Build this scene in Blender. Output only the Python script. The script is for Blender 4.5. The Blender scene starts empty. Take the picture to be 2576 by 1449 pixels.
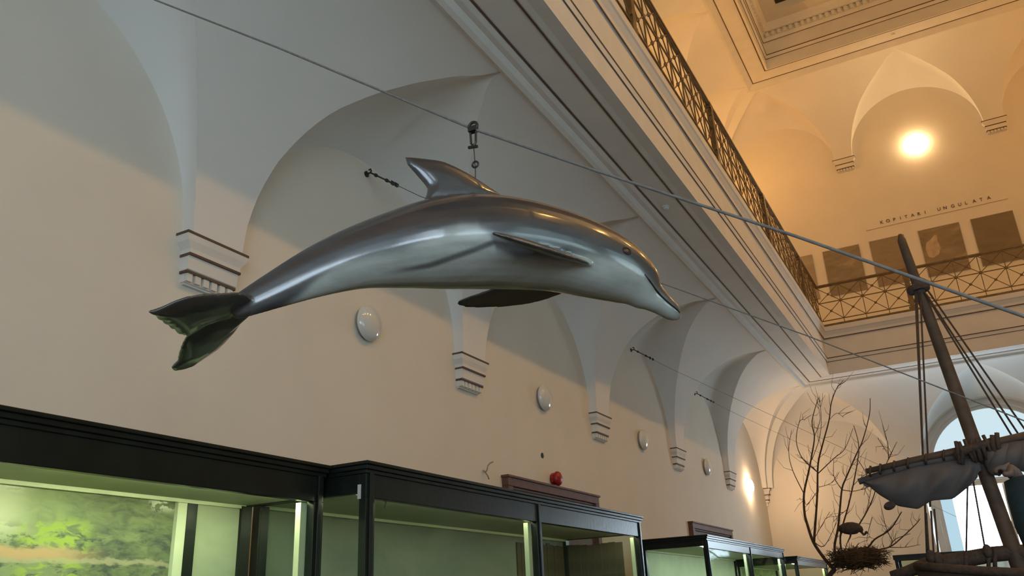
import bpy, bmesh, math, random
from mathutils import Vector, Matrix
from math import pi, sin, cos, sqrt, radians

random.seed(7)
SC = bpy.context.scene
COL = SC.collection

# ------------------------------------------------------------------ camera
FPX = 2083.17
YAW, PITCH, ROLL = -0.482095, 0.371275, -0.047770
CAM = Vector((0, 0, 1.6))
_F = Vector((sin(YAW) * cos(PITCH), cos(YAW) * cos(PITCH), sin(PITCH)))
_R0 = Vector((cos(YAW), -sin(YAW), 0))
_U0 = _R0.cross(_F)
_R = _R0 * cos(ROLL) + _U0 * sin(ROLL)
_U = _U0 * cos(ROLL) - _R0 * sin(ROLL)
cam_d = bpy.data.cameras.new('camera')
cam_d.sensor_fit = 'HORIZONTAL'
cam_d.sensor_width = 36.0
cam_d.lens = FPX / 2576 * 36.0
cam_d.clip_start = 0.05
cam_d.clip_end = 200
cam_o = bpy.data.objects.new('camera', cam_d)
COL.objects.link(cam_o)
cam_o.matrix_world = Matrix(((_R.x, _U.x, -_F.x, CAM.x), (_R.y, _U.y, -_F.y, CAM.y), (_R.z, _U.z, -_F.z, CAM.z), (0, 0, 0, 1)))
SC.camera = cam_o

# ------------------------------------------------------------------ world, exposure, main light levels
world = bpy.data.worlds.new('World')
SC.world = world
world.use_nodes = True
world.node_tree.nodes['Background'].inputs[0].default_value = (0.55, 0.68, 0.85, 1)
world.node_tree.nodes['Background'].inputs[1].default_value = 1.0
SC.view_settings.view_transform = 'Standard'
SC.view_settings.look = 'None'
SC.view_settings.exposure = 0.0
SC.view_settings.gamma = 1.0
SC.view_settings.use_curve_mapping = False
SC.cycles.use_denoising = True
SC.cycles.max_bounces = 8
SC.cycles.diffuse_bounces = 5
SC.cycles.glossy_bounces = 3
SC.cycles.transparent_max_bounces = 12
SC.cycles.sample_clamp_indirect = 4.0
# emission of the glass lamp domes (colour, strength): set group by group to balance the light on the walls
LAMP_NEAR = ((1.0, 0.547, 0.151), 404.0)    # right gallery, near half
LAMP_FAR = ((1.0, 0.414, 0.084), 89.0)        # right gallery, far end
LAMP_LEFT = ((1.0, 0.474, 0.124), 145.0)    # left gallery
LAMP_BACK = ((1.0, 0.663, 0.33), 167.0)    # far gallery wall
LAMP_GROUND = ((1.0, 0.64, 0.354), 178.0)
# daylight on the window panes
WINDOW_BACK = ((0.696, 0.87, 1.0), 17.9)
WINDOW_FRONT = ((0.633, 0.809, 1.0), 8.1)
WINDOW_FRONTSIDE = ((0.69, 0.85, 1.0), 10.0)
WINDOW_CORNER = ((0.66, 0.86, 1.0), 6.0)
WINDOW_RIGHT = ((0.67, 0.94, 1.0), 3.6)
CASE_POWER = 17.0
CASE_COL = (1.0, 1.0, 0.64)

# ------------------------------------------------------------------ helpers
def at(u, v, axis, val):
    """pixel of the 2576x1449 photograph -> point on the world plane axis = val"""
    d = _F + _R * ((u - 1288.0) / FPX) - _U * ((v - 724.5) / FPX)
    t = (val - CAM[axis]) / d[axis]
    return CAM + d * t

def px_to_m(P):
    return (Vector(P) - CAM).dot(_F) / FPX

class MB:
    def __init__(s):
        s.v = []; s.f = []
    def add(s, vs, fs):
        o = len(s.v)
        s.v += [tuple(p) for p in vs]
        s.f += [tuple(i + o for i in f) for f in fs]
        return s
    def box(s, a, b):
        x0, x1 = sorted((a[0], b[0])); y0, y1 = sorted((a[1], b[1])); z0, z1 = sorted((a[2], b[2]))
        vs = [(x0,y0,z0),(x1,y0,z0),(x1,y1,z0),(x0,y1,z0),(x0,y0,z1),(x1,y0,z1),(x1,y1,z1),(x0,y1,z1)]
        return s.add(vs, [(0,3,2,1),(4,5,6,7),(0,1,5,4),(1,2,6,5),(2,3,7,6),(3,0,4,7)])
    def quad(s, a, b, c, d):
        return s.add([a, b, c, d], [(0, 1, 2, 3)])
    def grid(s, rows):
        n = len(rows[0]); o = len(s.v)
        for r in rows: s.v += [tuple(p) for p in r]
        for i in range(len(rows) - 1):
            for j in range(n - 1):
                a = o + i * n + j
                s.f.append((a, a + 1, a + n + 1, a + n))
        return s
    def tube(s, pts, r, n=6, cap=True):
        pts = [Vector(p) for p in pts]
        rs = r if isinstance(r, (list, tuple)) else [r] * len(pts)
        o = len(s.v)
        T0 = (pts[1] - pts[0]).normalized()
        up = Vector((0, 0, 1)) if abs(T0.z) < .9 else Vector((1, 0, 0))
        N = T0.cross(up).normalized()
        for i, p in enumerate(pts):
            T = (pts[min(i + 1, len(pts) - 1)] - pts[max(i - 1, 0)]).normalized()
            N = (N - T * N.dot(T)).normalized()
            B = T.cross(N)
            for k in range(n):
                a = 2 * pi * k / n
                s.v.append(tuple(p + (N * cos(a) + B * sin(a)) * rs[i]))
        for i in range(len(pts) - 1):
            for k in range(n):
                a = o + i * n + k; b = o + i * n + (k + 1) % n
                s.f.append((a, b, b + n, a + n))
        if cap:
            s.f.append(tuple(o + k for k in range(n))[::-1])
            s.f.append(tuple(o + (len(pts) - 1) * n + k for k in range(n)))
        return s
    def lathe(s, prof, org, axis, n=24):
        """prof: list of (radius, height) along axis from org"""
        org = Vector(org); A = Vector(axis).normalized()
        up = Vector((0, 0, 1)) if abs(A.z) < .9 else Vector((1, 0, 0))
        N = A.cross(up).normalized(); B = A.cross(N)
        o = len(s.v)
        for r, h in prof:
            for k in range(n):
                a = 2 * pi * k / n
                s.v.append(tuple(org + A * h + (N * cos(a) + B * sin(a)) * max(r, 1e-4)))
        for i in range(len(prof) - 1):
            for k in range(n):
                a = o + i * n + k; b = o + i * n + (k + 1) % n
                s.f.append((a, b, b + n, a + n))
        s.f.append(tuple(o + k for k in range(n))[::-1])
        s.f.append(tuple(o + (len(prof) - 1) * n + k for k in range(n)))
        return s
    def ellipsoid(s, c, ax, ay, az, n=16, m=10):
        c = Vector(c); o = len(s.v)
        for i in range(m + 1):
            t = pi * i / m
            for k in range(n):
                a = 2 * pi * k / n
                s.v.append(tuple(c + Vector(ax) * (sin(t) * cos(a)) + Vector(ay) * (sin(t) * sin(a)) + Vector(az) * cos(t)))
        for i in range(m):
            for k in range(n):
                a = o + i * n + k; b = o + i * n + (k + 1) % n
                s.f.append((a, b, b + n, a + n))
        return s
    def mesh(s, name):
        me = bpy.data.meshes.new(name)
        me.from_pydata(s.v, [], s.f)
        me.validate()
        me.update()
        return me

def fix_normals(me):
    bm = bmesh.new(); bm.from_mesh(me)
    bmesh.ops.recalc_face_normals(bm, faces=bm.faces)
    bm.to_mesh(me); bm.free()

def obj(name, mb, mat, parent=None, smooth=False, bevel=0.0, loc=None):
    me = mb.mesh(name) if isinstance(mb, MB) else mb
    fix_normals(me)
    if loc is not None:
        me.transform(Matrix.Translation(-Vector(loc)))
    o = bpy.data.objects.new(name, me)
    COL.objects.link(o)
    if mat: me.materials.append(mat)
    if loc is not None: o.location = loc
    if parent:
        o.parent = parent
        if loc is not None: o.matrix_parent_inverse = Matrix.Translation(-parent_world(parent))
        else: o.matrix_parent_inverse = Matrix.Translation(-parent_world(parent))
    if smooth:
        for p in me.polygons: p.use_smooth = True
    if bevel:
        b = o.modifiers.new('bevel', 'BEVEL'); b.width = bevel; b.segments = 2; b.limit_method = 'ANGLE'
    return o

def parent_world(p):
    v = Vector((0, 0, 0))
    while p:
        v += p.location + p.matrix_parent_inverse.to_translation()
        p = p.parent
    return v

def tag(o, label, cat, group=None):
    o['label'] = label; o['category'] = cat
    if group: o['group'] = group
    return o

def thing(name, label, cat, loc, group=None):
    o = bpy.data.objects.new(name, None)
    o.empty_display_size = .1
    COL.objects.link(o); o.location = loc
    return tag(o, label, cat, group)

def struct(name, mb, mat, smooth=False, label=None, bevel=0.0):
    o = obj(name, mb, mat, None, smooth, bevel)
    o['kind'] = 'structure'
    if label: o['label'] = label
    return o

def copies(name, me, places, parent, smooth=False):
    """linked copies of one mesh; places are (location, rotation matrix or None)"""
    out = []
    pw = parent_world(parent) if parent else Vector((0, 0, 0))
    for loc, rot in places:
        o = bpy.data.objects.new(name, me)
        COL.objects.link(o)
        if parent:
            o.parent = parent
            o.matrix_parent_inverse = Matrix.Translation(-pw)
        M = Matrix.Translation(loc)
        if rot is not None: M = M @ rot.to_4x4()
        o.matrix_basis = M
        out.append(o)
    if smooth:
        for p in me.polygons: p.use_smooth = True
    return out

# ------------------------------------------------------------------ materials
def mat_new(name):
    m = bpy.data.materials.new(name); m.use_nodes = True
    nt = m.node_tree
    return m, nt, nt.nodes['Principled BSDF']

def mat_simple(name, col, rough=.6, metal=0.0, var=.12, scale=6.0, bump=0.0, bscale=60.0, spec=.5, coat=0.0):
    m, nt, b = mat_new(name)
    b.inputs['Roughness'].default_value = rough
    b.inputs['Metallic'].default_value = metal
    b.inputs['Specular IOR Level'].default_value = spec
    if coat:
        b.inputs['Coat Weight'].default_value = coat
        b.inputs['Coat Roughness'].default_value = .1
    tc = nt.nodes.new('ShaderNodeTexCoord')
    n = nt.nodes.new('ShaderNodeTexNoise'); n.inputs['Scale'].default_value = scale; n.inputs['Detail'].default_value = 5
    nt.links.new(tc.outputs['Object'], n.inputs['Vector'])
    r = nt.nodes.new('ShaderNodeValToRGB')
    r.color_ramp.elements[0].position = .3; r.color_ramp.elements[1].position = .7
    r.color_ramp.elements[0].color = tuple(max(0, c * (1 - var)) for c in col[:3]) + (1,)
    r.color_ramp.elements[1].color = tuple(min(1, c * (1 + var)) for c in col[:3]) + (1,)
    nt.links.new(n.outputs['Fac'], r.inputs['Fac'])
    nt.links.new(r.outputs['Color'], b.inputs['Base Color'])
    if bump:
        n2 = nt.nodes.new('ShaderNodeTexNoise'); n2.inputs['Scale'].default_value = bscale; n2.inputs['Detail'].default_value = 4
        nt.links.new(tc.outputs['Object'], n2.inputs['Vector'])
        bp = nt.nodes.new('ShaderNodeBump'); bp.inputs['Strength'].default_value = bump; bp.inputs['Distance'].default_value = .01
        nt.links.new(n2.outputs['Fac'], bp.inputs['Height'])
        nt.links.new(bp.outputs['Normal'], b.inputs['Normal'])
    return m

def mat_emit(name, col, strength, noise=0.0):
    m = bpy.data.materials.new(name); m.use_nodes = True
    nt = m.node_tree; nt.nodes.clear()
    e = nt.nodes.new('ShaderNodeEmission'); o = nt.nodes.new('ShaderNodeOutputMaterial')
    e.inputs['Color'].default_value = (*col, 1); e.inputs['Strength'].default_value = strength
    nt.links.new(e.outputs[0], o.inputs['Surface'])
    return m

def mat_glass(name, tint=(1, 1, 1)):
    m = bpy.data.materials.new(name); m.use_nodes = True
    nt = m.node_tree; nt.nodes.clear()
    t = nt.nodes.new('ShaderNodeBsdfTransparent'); t.inputs[0].default_value = (*tint, 1)
    g = nt.nodes.new('ShaderNodeBsdfGlossy'); g.inputs['Roughness'].default_value = .03
    lw = nt.nodes.new('ShaderNodeLayerWeight'); lw.inputs['Blend'].default_value = .5
    pw = nt.nodes.new('ShaderNodeMath'); pw.operation = 'POWER'; pw.inputs[1].default_value = 5
    ml_ = nt.nodes.new('ShaderNodeMath'); ml_.operation = 'MULTIPLY_ADD'; ml_.inputs[1].default_value = .12; ml_.inputs[2].default_value = .012
    nt.links.new(lw.outputs['Facing'], pw.inputs[0]); nt.links.new(pw.outputs[0], ml_.inputs[0])
    fr = ml_
    mx = nt.nodes.new('ShaderNodeMixShader'); o = nt.nodes.new('ShaderNodeOutputMaterial')
    nt.links.new(fr.outputs[0], mx.inputs[0]); nt.links.new(t.outputs[0], mx.inputs[1]); nt.links.new(g.outputs[0], mx.inputs[2])
    nt.links.new(mx.outputs[0], o.inputs['Surface'])
    return m

M_WALL = mat_simple('cream_plaster', (.74, .69, .60), .85, var=.03, scale=1.2, bump=.12, bscale=35)
M_VAULT = mat_simple('white_plaster', (.76, .74, .70), .85, var=.03, scale=1.0, bump=.1, bscale=30)
M_TRIM = mat_simple('trim_plaster', (.72, .69, .64), .8, var=.04, scale=3)
M_LINE = mat_simple('brown_painted_line', (.11, .065, .04), .7, var=.2, scale=8)
M_FLOOR = mat_simple('parquet', (.115, .085, .055), .45, var=.2, scale=3)
M_IRON = mat_simple('bronze_iron', (.17, .115, .055), .5, metal=.35, var=.25, scale=10)
M_CASE = mat_simple('black_green_paint', (.010, .014, .011), .30, var=.3, scale=5, bump=.1, bscale=25, spec=.3)
M_CASEWHITE = mat_simple('pale_green_board', (.62, .68, .46), .6, var=.06, scale=4)
M_GLASS = mat_glass('case_glass', (.93, .98, .95))
M_WOOD = mat_simple('brown_door_wood', (.12, .052, .032), .6, var=.25, scale=9)
M_LAMPOFF = mat_simple('white_glass_lamp', (.68, .68, .65), .12, var=.02, scale=3, coat=.6)
M_LAMPBASE = mat_simple('lamp_base', (.30, .27, .22), .5)
M_LAMPON = mat_emit('lit_lamp_glass_near', *LAMP_NEAR)
M_LAMPFAR = mat_emit('lit_lamp_glass_far', *LAMP_FAR)
M_LAMPLEFT = mat_emit('lit_lamp_glass_left', *LAMP_LEFT)
M_LAMPLOW = mat_emit('lit_lamp_glass_dim', *LAMP_BACK)
M_LAMPWHITE = mat_emit('lit_lamp_glass_white', *LAMP_GROUND)
PANES = {  # lower panes, arched top pane
    'back': (mat_emit('daylit_pane', *WINDOW_BACK), mat_emit('daylit_frosted_pane', (.66, .83, .90), .95)),
    'front': (mat_emit('daylit_pane_front', *WINDOW_FRONT), mat_emit('daylit_top_pane_front', WINDOW_FRONT[0], WINDOW_FRONT[1] * .42)),
    'frontside': (mat_emit('daylit_pane_frontside', *WINDOW_FRONTSIDE), mat_emit('daylit_top_pane_frontside', WINDOW_FRONTSIDE[0], WINDOW_FRONTSIDE[1] * .6)),
    'corner': (mat_emit('daylit_pane_corner', *WINDOW_CORNER), mat_emit('daylit_top_pane_corner', WINDOW_CORNER[0], WINDOW_CORNER[1] * .6)),
    'right': (mat_emit('daylit_pane_right', *WINDOW_RIGHT), mat_emit('daylit_top_pane_right', WINDOW_RIGHT[0], WINDOW_RIGHT[1] * .42))}
M_CURTAIN = mat_emit('daylit_curtain', (.50, .72, .84), .95)
M_TUBE = mat_emit('case_tube', CASE_COL, CASE_POWER)
M_TUBE_BRIGHT = mat_emit('case_tube_bright', CASE_COL, CASE_POWER * 3.6)
M_TUBE_MID = mat_emit('case_tube_mid', CASE_COL, CASE_POWER * 2)
M_TUBE_WHITE = mat_emit('case_tube_white', (.86, 1.0, .88), CASE_POWER * 2)
M_ROPE = mat_simple('grey_rope', (.20, .19, .185), .8, var=.2, scale=40)
M_STEEL = mat_simple('dark_steel', (.06, .06, .055), .45, metal=.7)
M_RED = mat_simple('red_alarm', (.32, .012, .012), .35, var=.25, scale=20)
M_MAST = mat_simple('weathered_mast', (.105, .066, .042), .65, var=.3, scale=8)
M_DARKROPE = mat_simple('brown_rope', (.085, .055, .04), .8, var=.3, scale=30)
M_SAIL = mat_simple('grey_sailcloth', (.135, .12, .118), .9, var=.15, scale=5, bump=.4, bscale=9)
M_BARK = mat_simple('bark', (.085, .05, .03), .8, var=.3, scale=15)
M_TWIG = mat_simple('nest_twigs', (.10, .065, .035), .9, var=.35, scale=12)
M_BIRD = mat_simple('dark_plumage', (.075, .058, .050), .8, var=.3, scale=25)
M_SKIN = mat_simple('skin', (.13, .08, .062), .5, var=.08, scale=9)
M_COAT = mat_simple('dark_teal_jacket', (.012, .027, .032), .8, var=.3, scale=30)
M_TROUSER = mat_simple('dark_trousers', (.02, .02, .025), .85)
M_HAIR = mat_simple('dark_hair', (.02, .014, .01), .6)
M_EYE = mat_simple('eye_brown', (.16, .055, .03), .15, var=.2, scale=60)
M_BLACK = mat_simple('black', (.01, .009, .008), .5)
M_WHITE = mat_simple('white_plastic', (.7, .7, .68), .4)
M_DIM = mat_simple('dark_skylight', (.035, .022, .008), .3)

def mat_painting(name, seed, cols, scale=2.0):
    m, nt, b = mat_new(name)
    b.inputs['Roughness'].default_value = .7
    tc = nt.nodes.new('ShaderNodeTexCoord')
    mp = nt.nodes.new('ShaderNodeMapping'); mp.inputs['Location'].default_value = (seed * 3.1, seed * 1.7, seed)
    mp.inputs['Scale'].default_value = (1, 1, 2.2)
    nt.links.new(tc.outputs['Object'], mp.inputs['Vector'])
    n = nt.nodes.new('ShaderNodeTexNoise'); n.inputs['Scale'].default_value = scale; n.inputs['Detail'].default_value = 8; n.inputs['Roughness'].default_value = .62
    n.inputs['Distortion'].default_value = .5
    nt.links.new(mp.outputs[0], n.inputs['Vector'])
    r = nt.nodes.new('ShaderNodeValToRGB')
    while len(r.color_ramp.elements) < len(cols): r.color_ramp.elements.new(.5)
    for i, c in enumerate(cols):
        e = r.color_ramp.elements[i]
        e.position = .25 + .5 * i / (len(cols) - 1); e.color = (*c, 1)
    nt.links.new(n.outputs['Fac'], r.inputs['Fac'])
    nt.links.new(r.outputs['Color'], b.inputs['Base Color'])
    return m

def mat_landscape():
    """backdrop painting: hazy light on the left, wooded hills, a sandy bank with bright bushes, patches of cloud"""
    m, nt, b = mat_new('painted_landscape')
    b.inputs['Roughness'].default_value = .75
    N = nt.nodes.new; L = nt.links.new
    tco = N('ShaderNodeTexCoord'); mp0 = N('ShaderNodeMapping'); L(tco.outputs['Object'], mp0.inputs[0])
    mp0.inputs['Scale'].default_value = (1.1553, 1.1553, 1.1553); mp0.inputs['Location'].default_value = (0, 0, 1.6 - 1.6 * 1.1553)
    sep = N('ShaderNodeSeparateXYZ'); L(mp0.outputs[0], sep.inputs[0])
    def noise(scale, detail, sx=1.0, sz=1.0, dist=0.0):
        mp = N('ShaderNodeMapping'); mp.inputs['Scale'].default_value = (1, sx, sz); L(mp0.outputs[0], mp.inputs[0])
        n = N('ShaderNodeTexNoise'); n.inputs['Scale'].default_value = scale; n.inputs['Detail'].default_value = detail; n.inputs['Roughness'].default_value = .62; n.inputs['Distortion'].default_value = dist
        L(mp.outputs[0], n.inputs['Vector']); return n.outputs['Fac']
    def rng(v, a, c, x=0.0, y=1.0):
        r = N('ShaderNodeMapRange'); r.interpolation_type = 'SMOOTHSTEP'
        r.inputs[1].default_value = a; r.inputs[2].default_value = c; r.inputs[3].default_value = x; r.inputs[4].default_value = y
        L(v, r.inputs[0]); return r.outputs[0]
    def op(o, a, c):
        n = N('ShaderNodeMath'); n.operation = o
        for k, v in enumerate((a, c)):
            if isinstance(v, (int, float)): n.inputs[k].default_value = v
            else: L(v, n.inputs[k])
        return n.outputs[0]
    def mix(f, a, c):
        n = N('ShaderNodeMix'); n.data_type = 'RGBA'; L(f, n.inputs[0])
        for k, v in ((6, a), (7, c)):
            if isinstance(v, tuple): n.inputs[k].default_value = (*v, 1)
            else: L(v, n.inputs[k])
        return n.outputs[2]
    y, z = sep.outputs['Y'], sep.outputs['Z']
    woods = N('ShaderNodeValToRGB'); woods.color_ramp.elements[0].position = .33; woods.color_ramp.elements[1].position = .66
    woods.color_ramp.elements[0].color = (.055, .075, .055, 1); woods.color_ramp.elements[1].color = (.20, .24, .11, 1)
    L(noise(9, 8, .8, 2.0, .6), woods.inputs[0])
    col = woods.outputs[0]
    col = mix(rng(y, 3.75, 3.15, 0, .55), col, (.34, .40, .20))                       # lighter woods on the left
    haze = op('MULTIPLY', rng(y, 3.2, 2.9), rng(z, 2.08, 2.2))
    col = mix(op('MULTIPLY', haze, .8), col, (.62, .64, .44))
    dark = op('MULTIPLY', rng(noise(11, 6, .7, 1.6), .5, .6), rng(z, 2.26, 2.12))
    col = mix(op('MULTIPLY', dark, .8), col, (.045, .065, .06))
    bush = op('MULTIPLY', rng(noise(13, 5, .6, 1.3, .8), .47, .58), op('MULTIPLY', rng(z, 2.30, 2.20), op('MULTIPLY', rng(y, 3.02, 3.15), rng(y, 3.62, 3.42))))
    col = mix(bush, col, (.30, .40, .07))
    zz = op('ADD', z, op('MULTIPLY', op('SUBTRACT', noise(14, 5, .5, 1.0), .5), .09))
    bank = op('MULTIPLY', op('MULTIPLY', rng(zz, 2.005, 2.03), rng(zz, 2.10, 2.06)), rng(y, 3.75, 3.25))
    col = mix(bank, col, (.50, .33, .18))
    wat = op('MULTIPLY', rng(zz, 2.03, 2.015), rng(zz, 1.985, 2.0))
    col = mix(op('MULTIPLY', wat, .7), col, (.42, .38, .24))
    sky = op('MULTIPLY', rng(noise(16, 6, .7, 1.4, .4), .50, .54), op('MULTIPLY', rng(z, 2.33, 2.40), rng(y, 3.9, 4.02)))
    col = mix(sky, col, (.60, .62, .50))
    sky2 = op('MULTIPLY', rng(noise(12, 6, .5, 1.4), .46, .52), op('MULTIPLY', rng(z, 2.37, 2.42), rng(y, 3.1, 2.98)))
    col = mix(sky2, col, (.66, .68, .5))
    L(col, b.inputs['Base Color'])
    return m
M_LAND = mat_landscape()
M_SEA = mat_painting('painted_sky_and_sea', 2, [(.14, .17, .13), (.20, .22, .16), (.26, .27, .20)], .9)
M_PLANK = mat_painting('brown_planks', 3, [(.045, .035, .015), (.085, .065, .03), (.12, .09, .045)], 5)
M_LEAFY = mat_painting('painted_foliage', 4, [(.10, .16, .04), (.35, .42, .15), (.65, .70, .40)], 5)
POSTERS = [mat_painting('poster_print_%d' % i, 5 + i, c, 1.6) for i, c in enumerate([
    [(.30, .24, .18), (.38, .32, .25), (.42, .36, .29)],
    [(.17, .14, .09), (.22, .18, .12), (.27, .22, .15), (.40, .33, .22)],
    [(.18, .14, .09), (.23, .18, .12), (.28, .22, .15), (.20, .16, .1)],
    [(.15, .11, .06), (.21, .16, .10), (.26, .20, .13), (.40, .32, .22)],
    [(.15, .12, .07), (.19, .15, .09), (.22, .17, .11)]])]

# ------------------------------------------------------------------ the hall
XL, XR, YF, YB = -5.0, 6.7, -7.7, 24.2
SIDES = {
    'left': lambda s, d, z: (XL + d, s, z),
    'back': lambda s, d, z: (s, YB - d, z),
    'right': lambda s, d, z: (XR - d, s, z),
    'front': lambda s, d, z: (s, YF + d, z),
}
LONG = [YF, -3.73, .27, 4.27, 8.27, 12.27, 16.27, 20.27, YB]
SHORT = [XL, -1.2, 2.8, XR]
STOPS = {'left': LONG, 'right': LONG, 'back': SHORT, 'front': SHORT}
SIG = [0, .13, .26, .4, .51, .6, .69, .81, .903, .967, 1.0]
HH = [1.745, 1.72, 1.66, 1.56, 1.44, 1.32, 1.17, .87, .565, .28, 0.0]

def h_of(sig):
    for i in range(len(SIG) - 1):
        if sig <= SIG[i + 1]:
            t = (sig - SIG[i]) / (SIG[i + 1] - SIG[i])
            return HH[i] + (HH[i + 1] - HH[i]) * t
    return 0.0
def sig_of(h):
    for i in range(len(HH) - 1):
        if h >= HH[i + 1]:
            t = (HH[i] - h) / (HH[i] - HH[i + 1])
            return SIG[i] + (SIG[i + 1] - SIG[i]) * min(max(t, 0), 1)
    return 1.0

def vault(side, z0, ze, de, d0=.12, bulge=.2):
    """coved aisle ceiling with a pointed lunette in every bay"""
    f = SIDES[side]; S = STOPS[side]
    mb = MB()
    dz = lambda sg: (de - (de - d0) * sqrt(max(0, 1 - sg * sg)), z0 + (ze - z0) * sg)
    NS = 26
    sgs = [sin(pi / 2 * i / NS) for i in range(NS + 1)]
    halves = [(S[i + 1] - S[i]) / 2 for i in range(len(S) - 1)]
    def hh(i, sg): return h_of(sg) * (halves[i] - .255) / 1.745
    for i, s in enumerate(S):
        rows = []
        for sg in sgs:
            d, z = dz(sg)
            a = s - (halves[i - 1] - hh(i - 1, sg)) if i > 0 else s + d
            b = s + (halves[i] - hh(i, sg)) if i < len(S) - 1 else s - d
            rows.append([f(a + (b - a) * k / 6, d, z) for k in range(7)])
        mb.grid(rows)
    for i in range(len(S) - 1):
        m = (S[i] + S[i + 1]) / 2; R = halves[i] - .255
        rows = []; NY = 64
        for k in range(NY + 1):
            y = -R * cos(pi * k / NY)
            sg = sig_of(abs(y) / R * 1.745)
            d, z = dz(sg)
            zw = min(z0 + R * sqrt(max(0, 1 - (y / R) ** 2)), z)
            g = bulge * sqrt(max(0, 1 - (y / R) ** 2))
            rows.append([f(m + y, d * q / 12, zw + (z - zw) * q / 12 + g * sin(pi * q / 12) ** .8) for q in range(13)])
        mb.grid(rows)
    return mb

def wall_mesh(side, z0, z1, openings):
    f = SIDES[side]; S = STOPS[side]; mb = MB()
    s0, s1 = S[0], S[-1]
    cur = s0
    N = 32; q = .93
    for c in sorted({o[0] for o in openings}):
        stack = sorted([o for o in openings if o[0] == c], key=lambda o: o[2])
        hw = stack[0][1]
        mb.quad(f(cur, 0, z0), f(c - hw, 0, z0), f(c - hw, 0, z1), f(cur, 0, z1))
        mb.quad(f(c - hw, 0, z0), f(c + hw, 0, z0), f(c + hw, 0, stack[0][2]), f(c - hw, 0, stack[0][2]))
        for i, (_, _, sill, spring) in enumerate(stack):
            top = stack[i + 1][2] if i + 1 < len(stack) else z1
            pts = [(c - hw * cos(pi * k / N), spring + hw * sin(pi * k / N)) for k in range(N + 1)]
            for (a, za), (b, zb) in zip(pts, pts[1:]):
                mb.quad(f(a, 0, za), f(b, 0, zb), f(b, 0, top), f(a, 0, top))
            # reveal, slightly splayed
            rg = [(c - hw, sill)] + pts + [(c + hw, sill)]
            mb.grid([[f(a, 0, z) for a, z in rg], [f(c + (a - c) * q, -.35, spring + (z - spring) * q if z > spring else z) for a, z in rg]])
            mb.quad(f(c - hw, 0, sill), f(c + hw, 0, sill), f(c + hw * q, -.35, sill), f(c - hw * q, -.35, sill))
        cur = c + hw
    mb.quad(f(cur, 0, z0), f(s1, 0, z0), f(s1, 0, z1), f(cur, 0, z1))
    return mb

ZTOP = 17.8
WIN_BACK = [(.8, 1.8, 2.35, 4.45)]
WIN_FRONT = [(.8, 1.75, 2.0, 4.45), (4.75, 1.65, 2.0, 4.5)]
WIN_RIGHT = [(-5.7, 1.6, 2.0, 4.5), (-1.73, 1.6, 2.0, 4.5), (2.27, 1.6, 2.0, 4.5)]
W = {}
for side, ops in (('left', []), ('back', WIN_BACK), ('right', WIN_RIGHT), ('front', WIN_FRONT)):
    W[side] = struct('wall_' + side, wall_mesh(side, 0, ZTOP, ops), M_WALL, label='cream plastered %s wall of the hall' % side)
struct('floor', MB().quad((XL, YF, 0), (XR, YF, 0), (XR, YB, 0), (XL, YB, 0)), M_FLOOR)

for side in ('left', 'back', 'right', 'front'):
    struct('ceiling', vault(side, 4.455, 6.73, 1.75), M_VAULT, smooth=True, label='white coved vault with pointed lunettes under the gallery, %s side' % side)
    struct('ceiling', vault(side, 13.78, 16.02, 1.70), M_VAULT, smooth=True, label='coved vault with pointed lunettes over the gallery, %s side' % side)

def rect(d, z):
    return [(XL + d, YF + d, z), (XR - d, YF + d, z), (XR - d, YB - d, z), (XL + d, YB - d, z), (XL + d, YF + d, z)]
def ring(profile, closed=False):
    mb = MB()
    mb.grid([rect(d, z) for d, z in (profile + profile[:1] if closed else profile)])
    return mb
def ring_line(d, z, w=.018, t=.006, nd=0, nz=-1):
    """thin painted strip all round: (nd, nz) is the outward normal in profile space"""
    ax, az = (nz, -nd)
    p = [(d - ax * w / 2 + nd * 0, z - az * w / 2), (d + ax * w / 2, z + az * w / 2)]
    q = [(a + nd * t, b + nz * t) for a, b in p]
    return ring([p[0], q[0], q[1], p[1]], True)

# gallery edge: soffit, fascia and cornice round the open middle of the hall
gal = struct('trim_1', ring([(1.70, 6.73), (1.75, 6.70), (1.80, 6.72), (1.84, 6.775), (1.90, 6.775), (1.96, 6.80), (2.31, 6.80), (2.34, 6.785), (2.40, 6.79), (2.545, 6.765),
                            (2.545, 7.095), (2.56, 7.10), (2.575, 7.18), (2.565, 7.19), (2.565, 7.68), (2.59, 7.70), (2.60, 7.76), (2.64, 7.84), (2.66, 7.86), (2.66, 7.98), (0, 7.98)]),
             M_TRIM, label='gallery edge with soffit, fascia and cornice bands')
for d, z, nd, nz in ((1.967, 6.80, 0, -1), (2.31, 6.80, 0, -1), (2.55, 7.10, 1, 0), (2.572, 7.185, 1, 0), (2.585, 7.69, 1, 0)):
    obj('painted_line', ring_line(d, z, .022, .008, nd, nz), M_LINE, gal)
# upper ceiling: soffit round the raised lantern, its frieze and the dark skylight
lan = struct('trim_2', ring([(1.62, 16.02), (1.70, 16.0), (1.76, 16.05), (1.84, 16.12), (2.35, 16.12), (2.38, 16.09), (2.41, 16.09), (2.41, 16.43), (2.43, 16.45), (2.47, 16.52), (2.47, 16.55),
                            (2.43, 16.57), (2.43, 16.99), (2.46, 17.01), (2.50, 17.08), (2.50, 17.26), (2.56, 17.28), (2.60, 17.42), (2.66, 17.50), (3.05, 17.50), (3.05, 17.75)]),
             M_TRIM, label='coffer frame of the upper ceiling with frieze bands')
for d, z, nd, nz in ((1.867, 16.12, 0, -1), (2.33, 16.12, 0, -1), (2.415, 16.44, 1, 0), (2.472, 16.535, 1, 0), (2.44, 17.0, 1, 0), (2.51, 17.27, 1, 0)):
    obj('painted_line', ring_line(d, z, .024, .008, nd, nz), M_LINE, lan)
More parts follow.
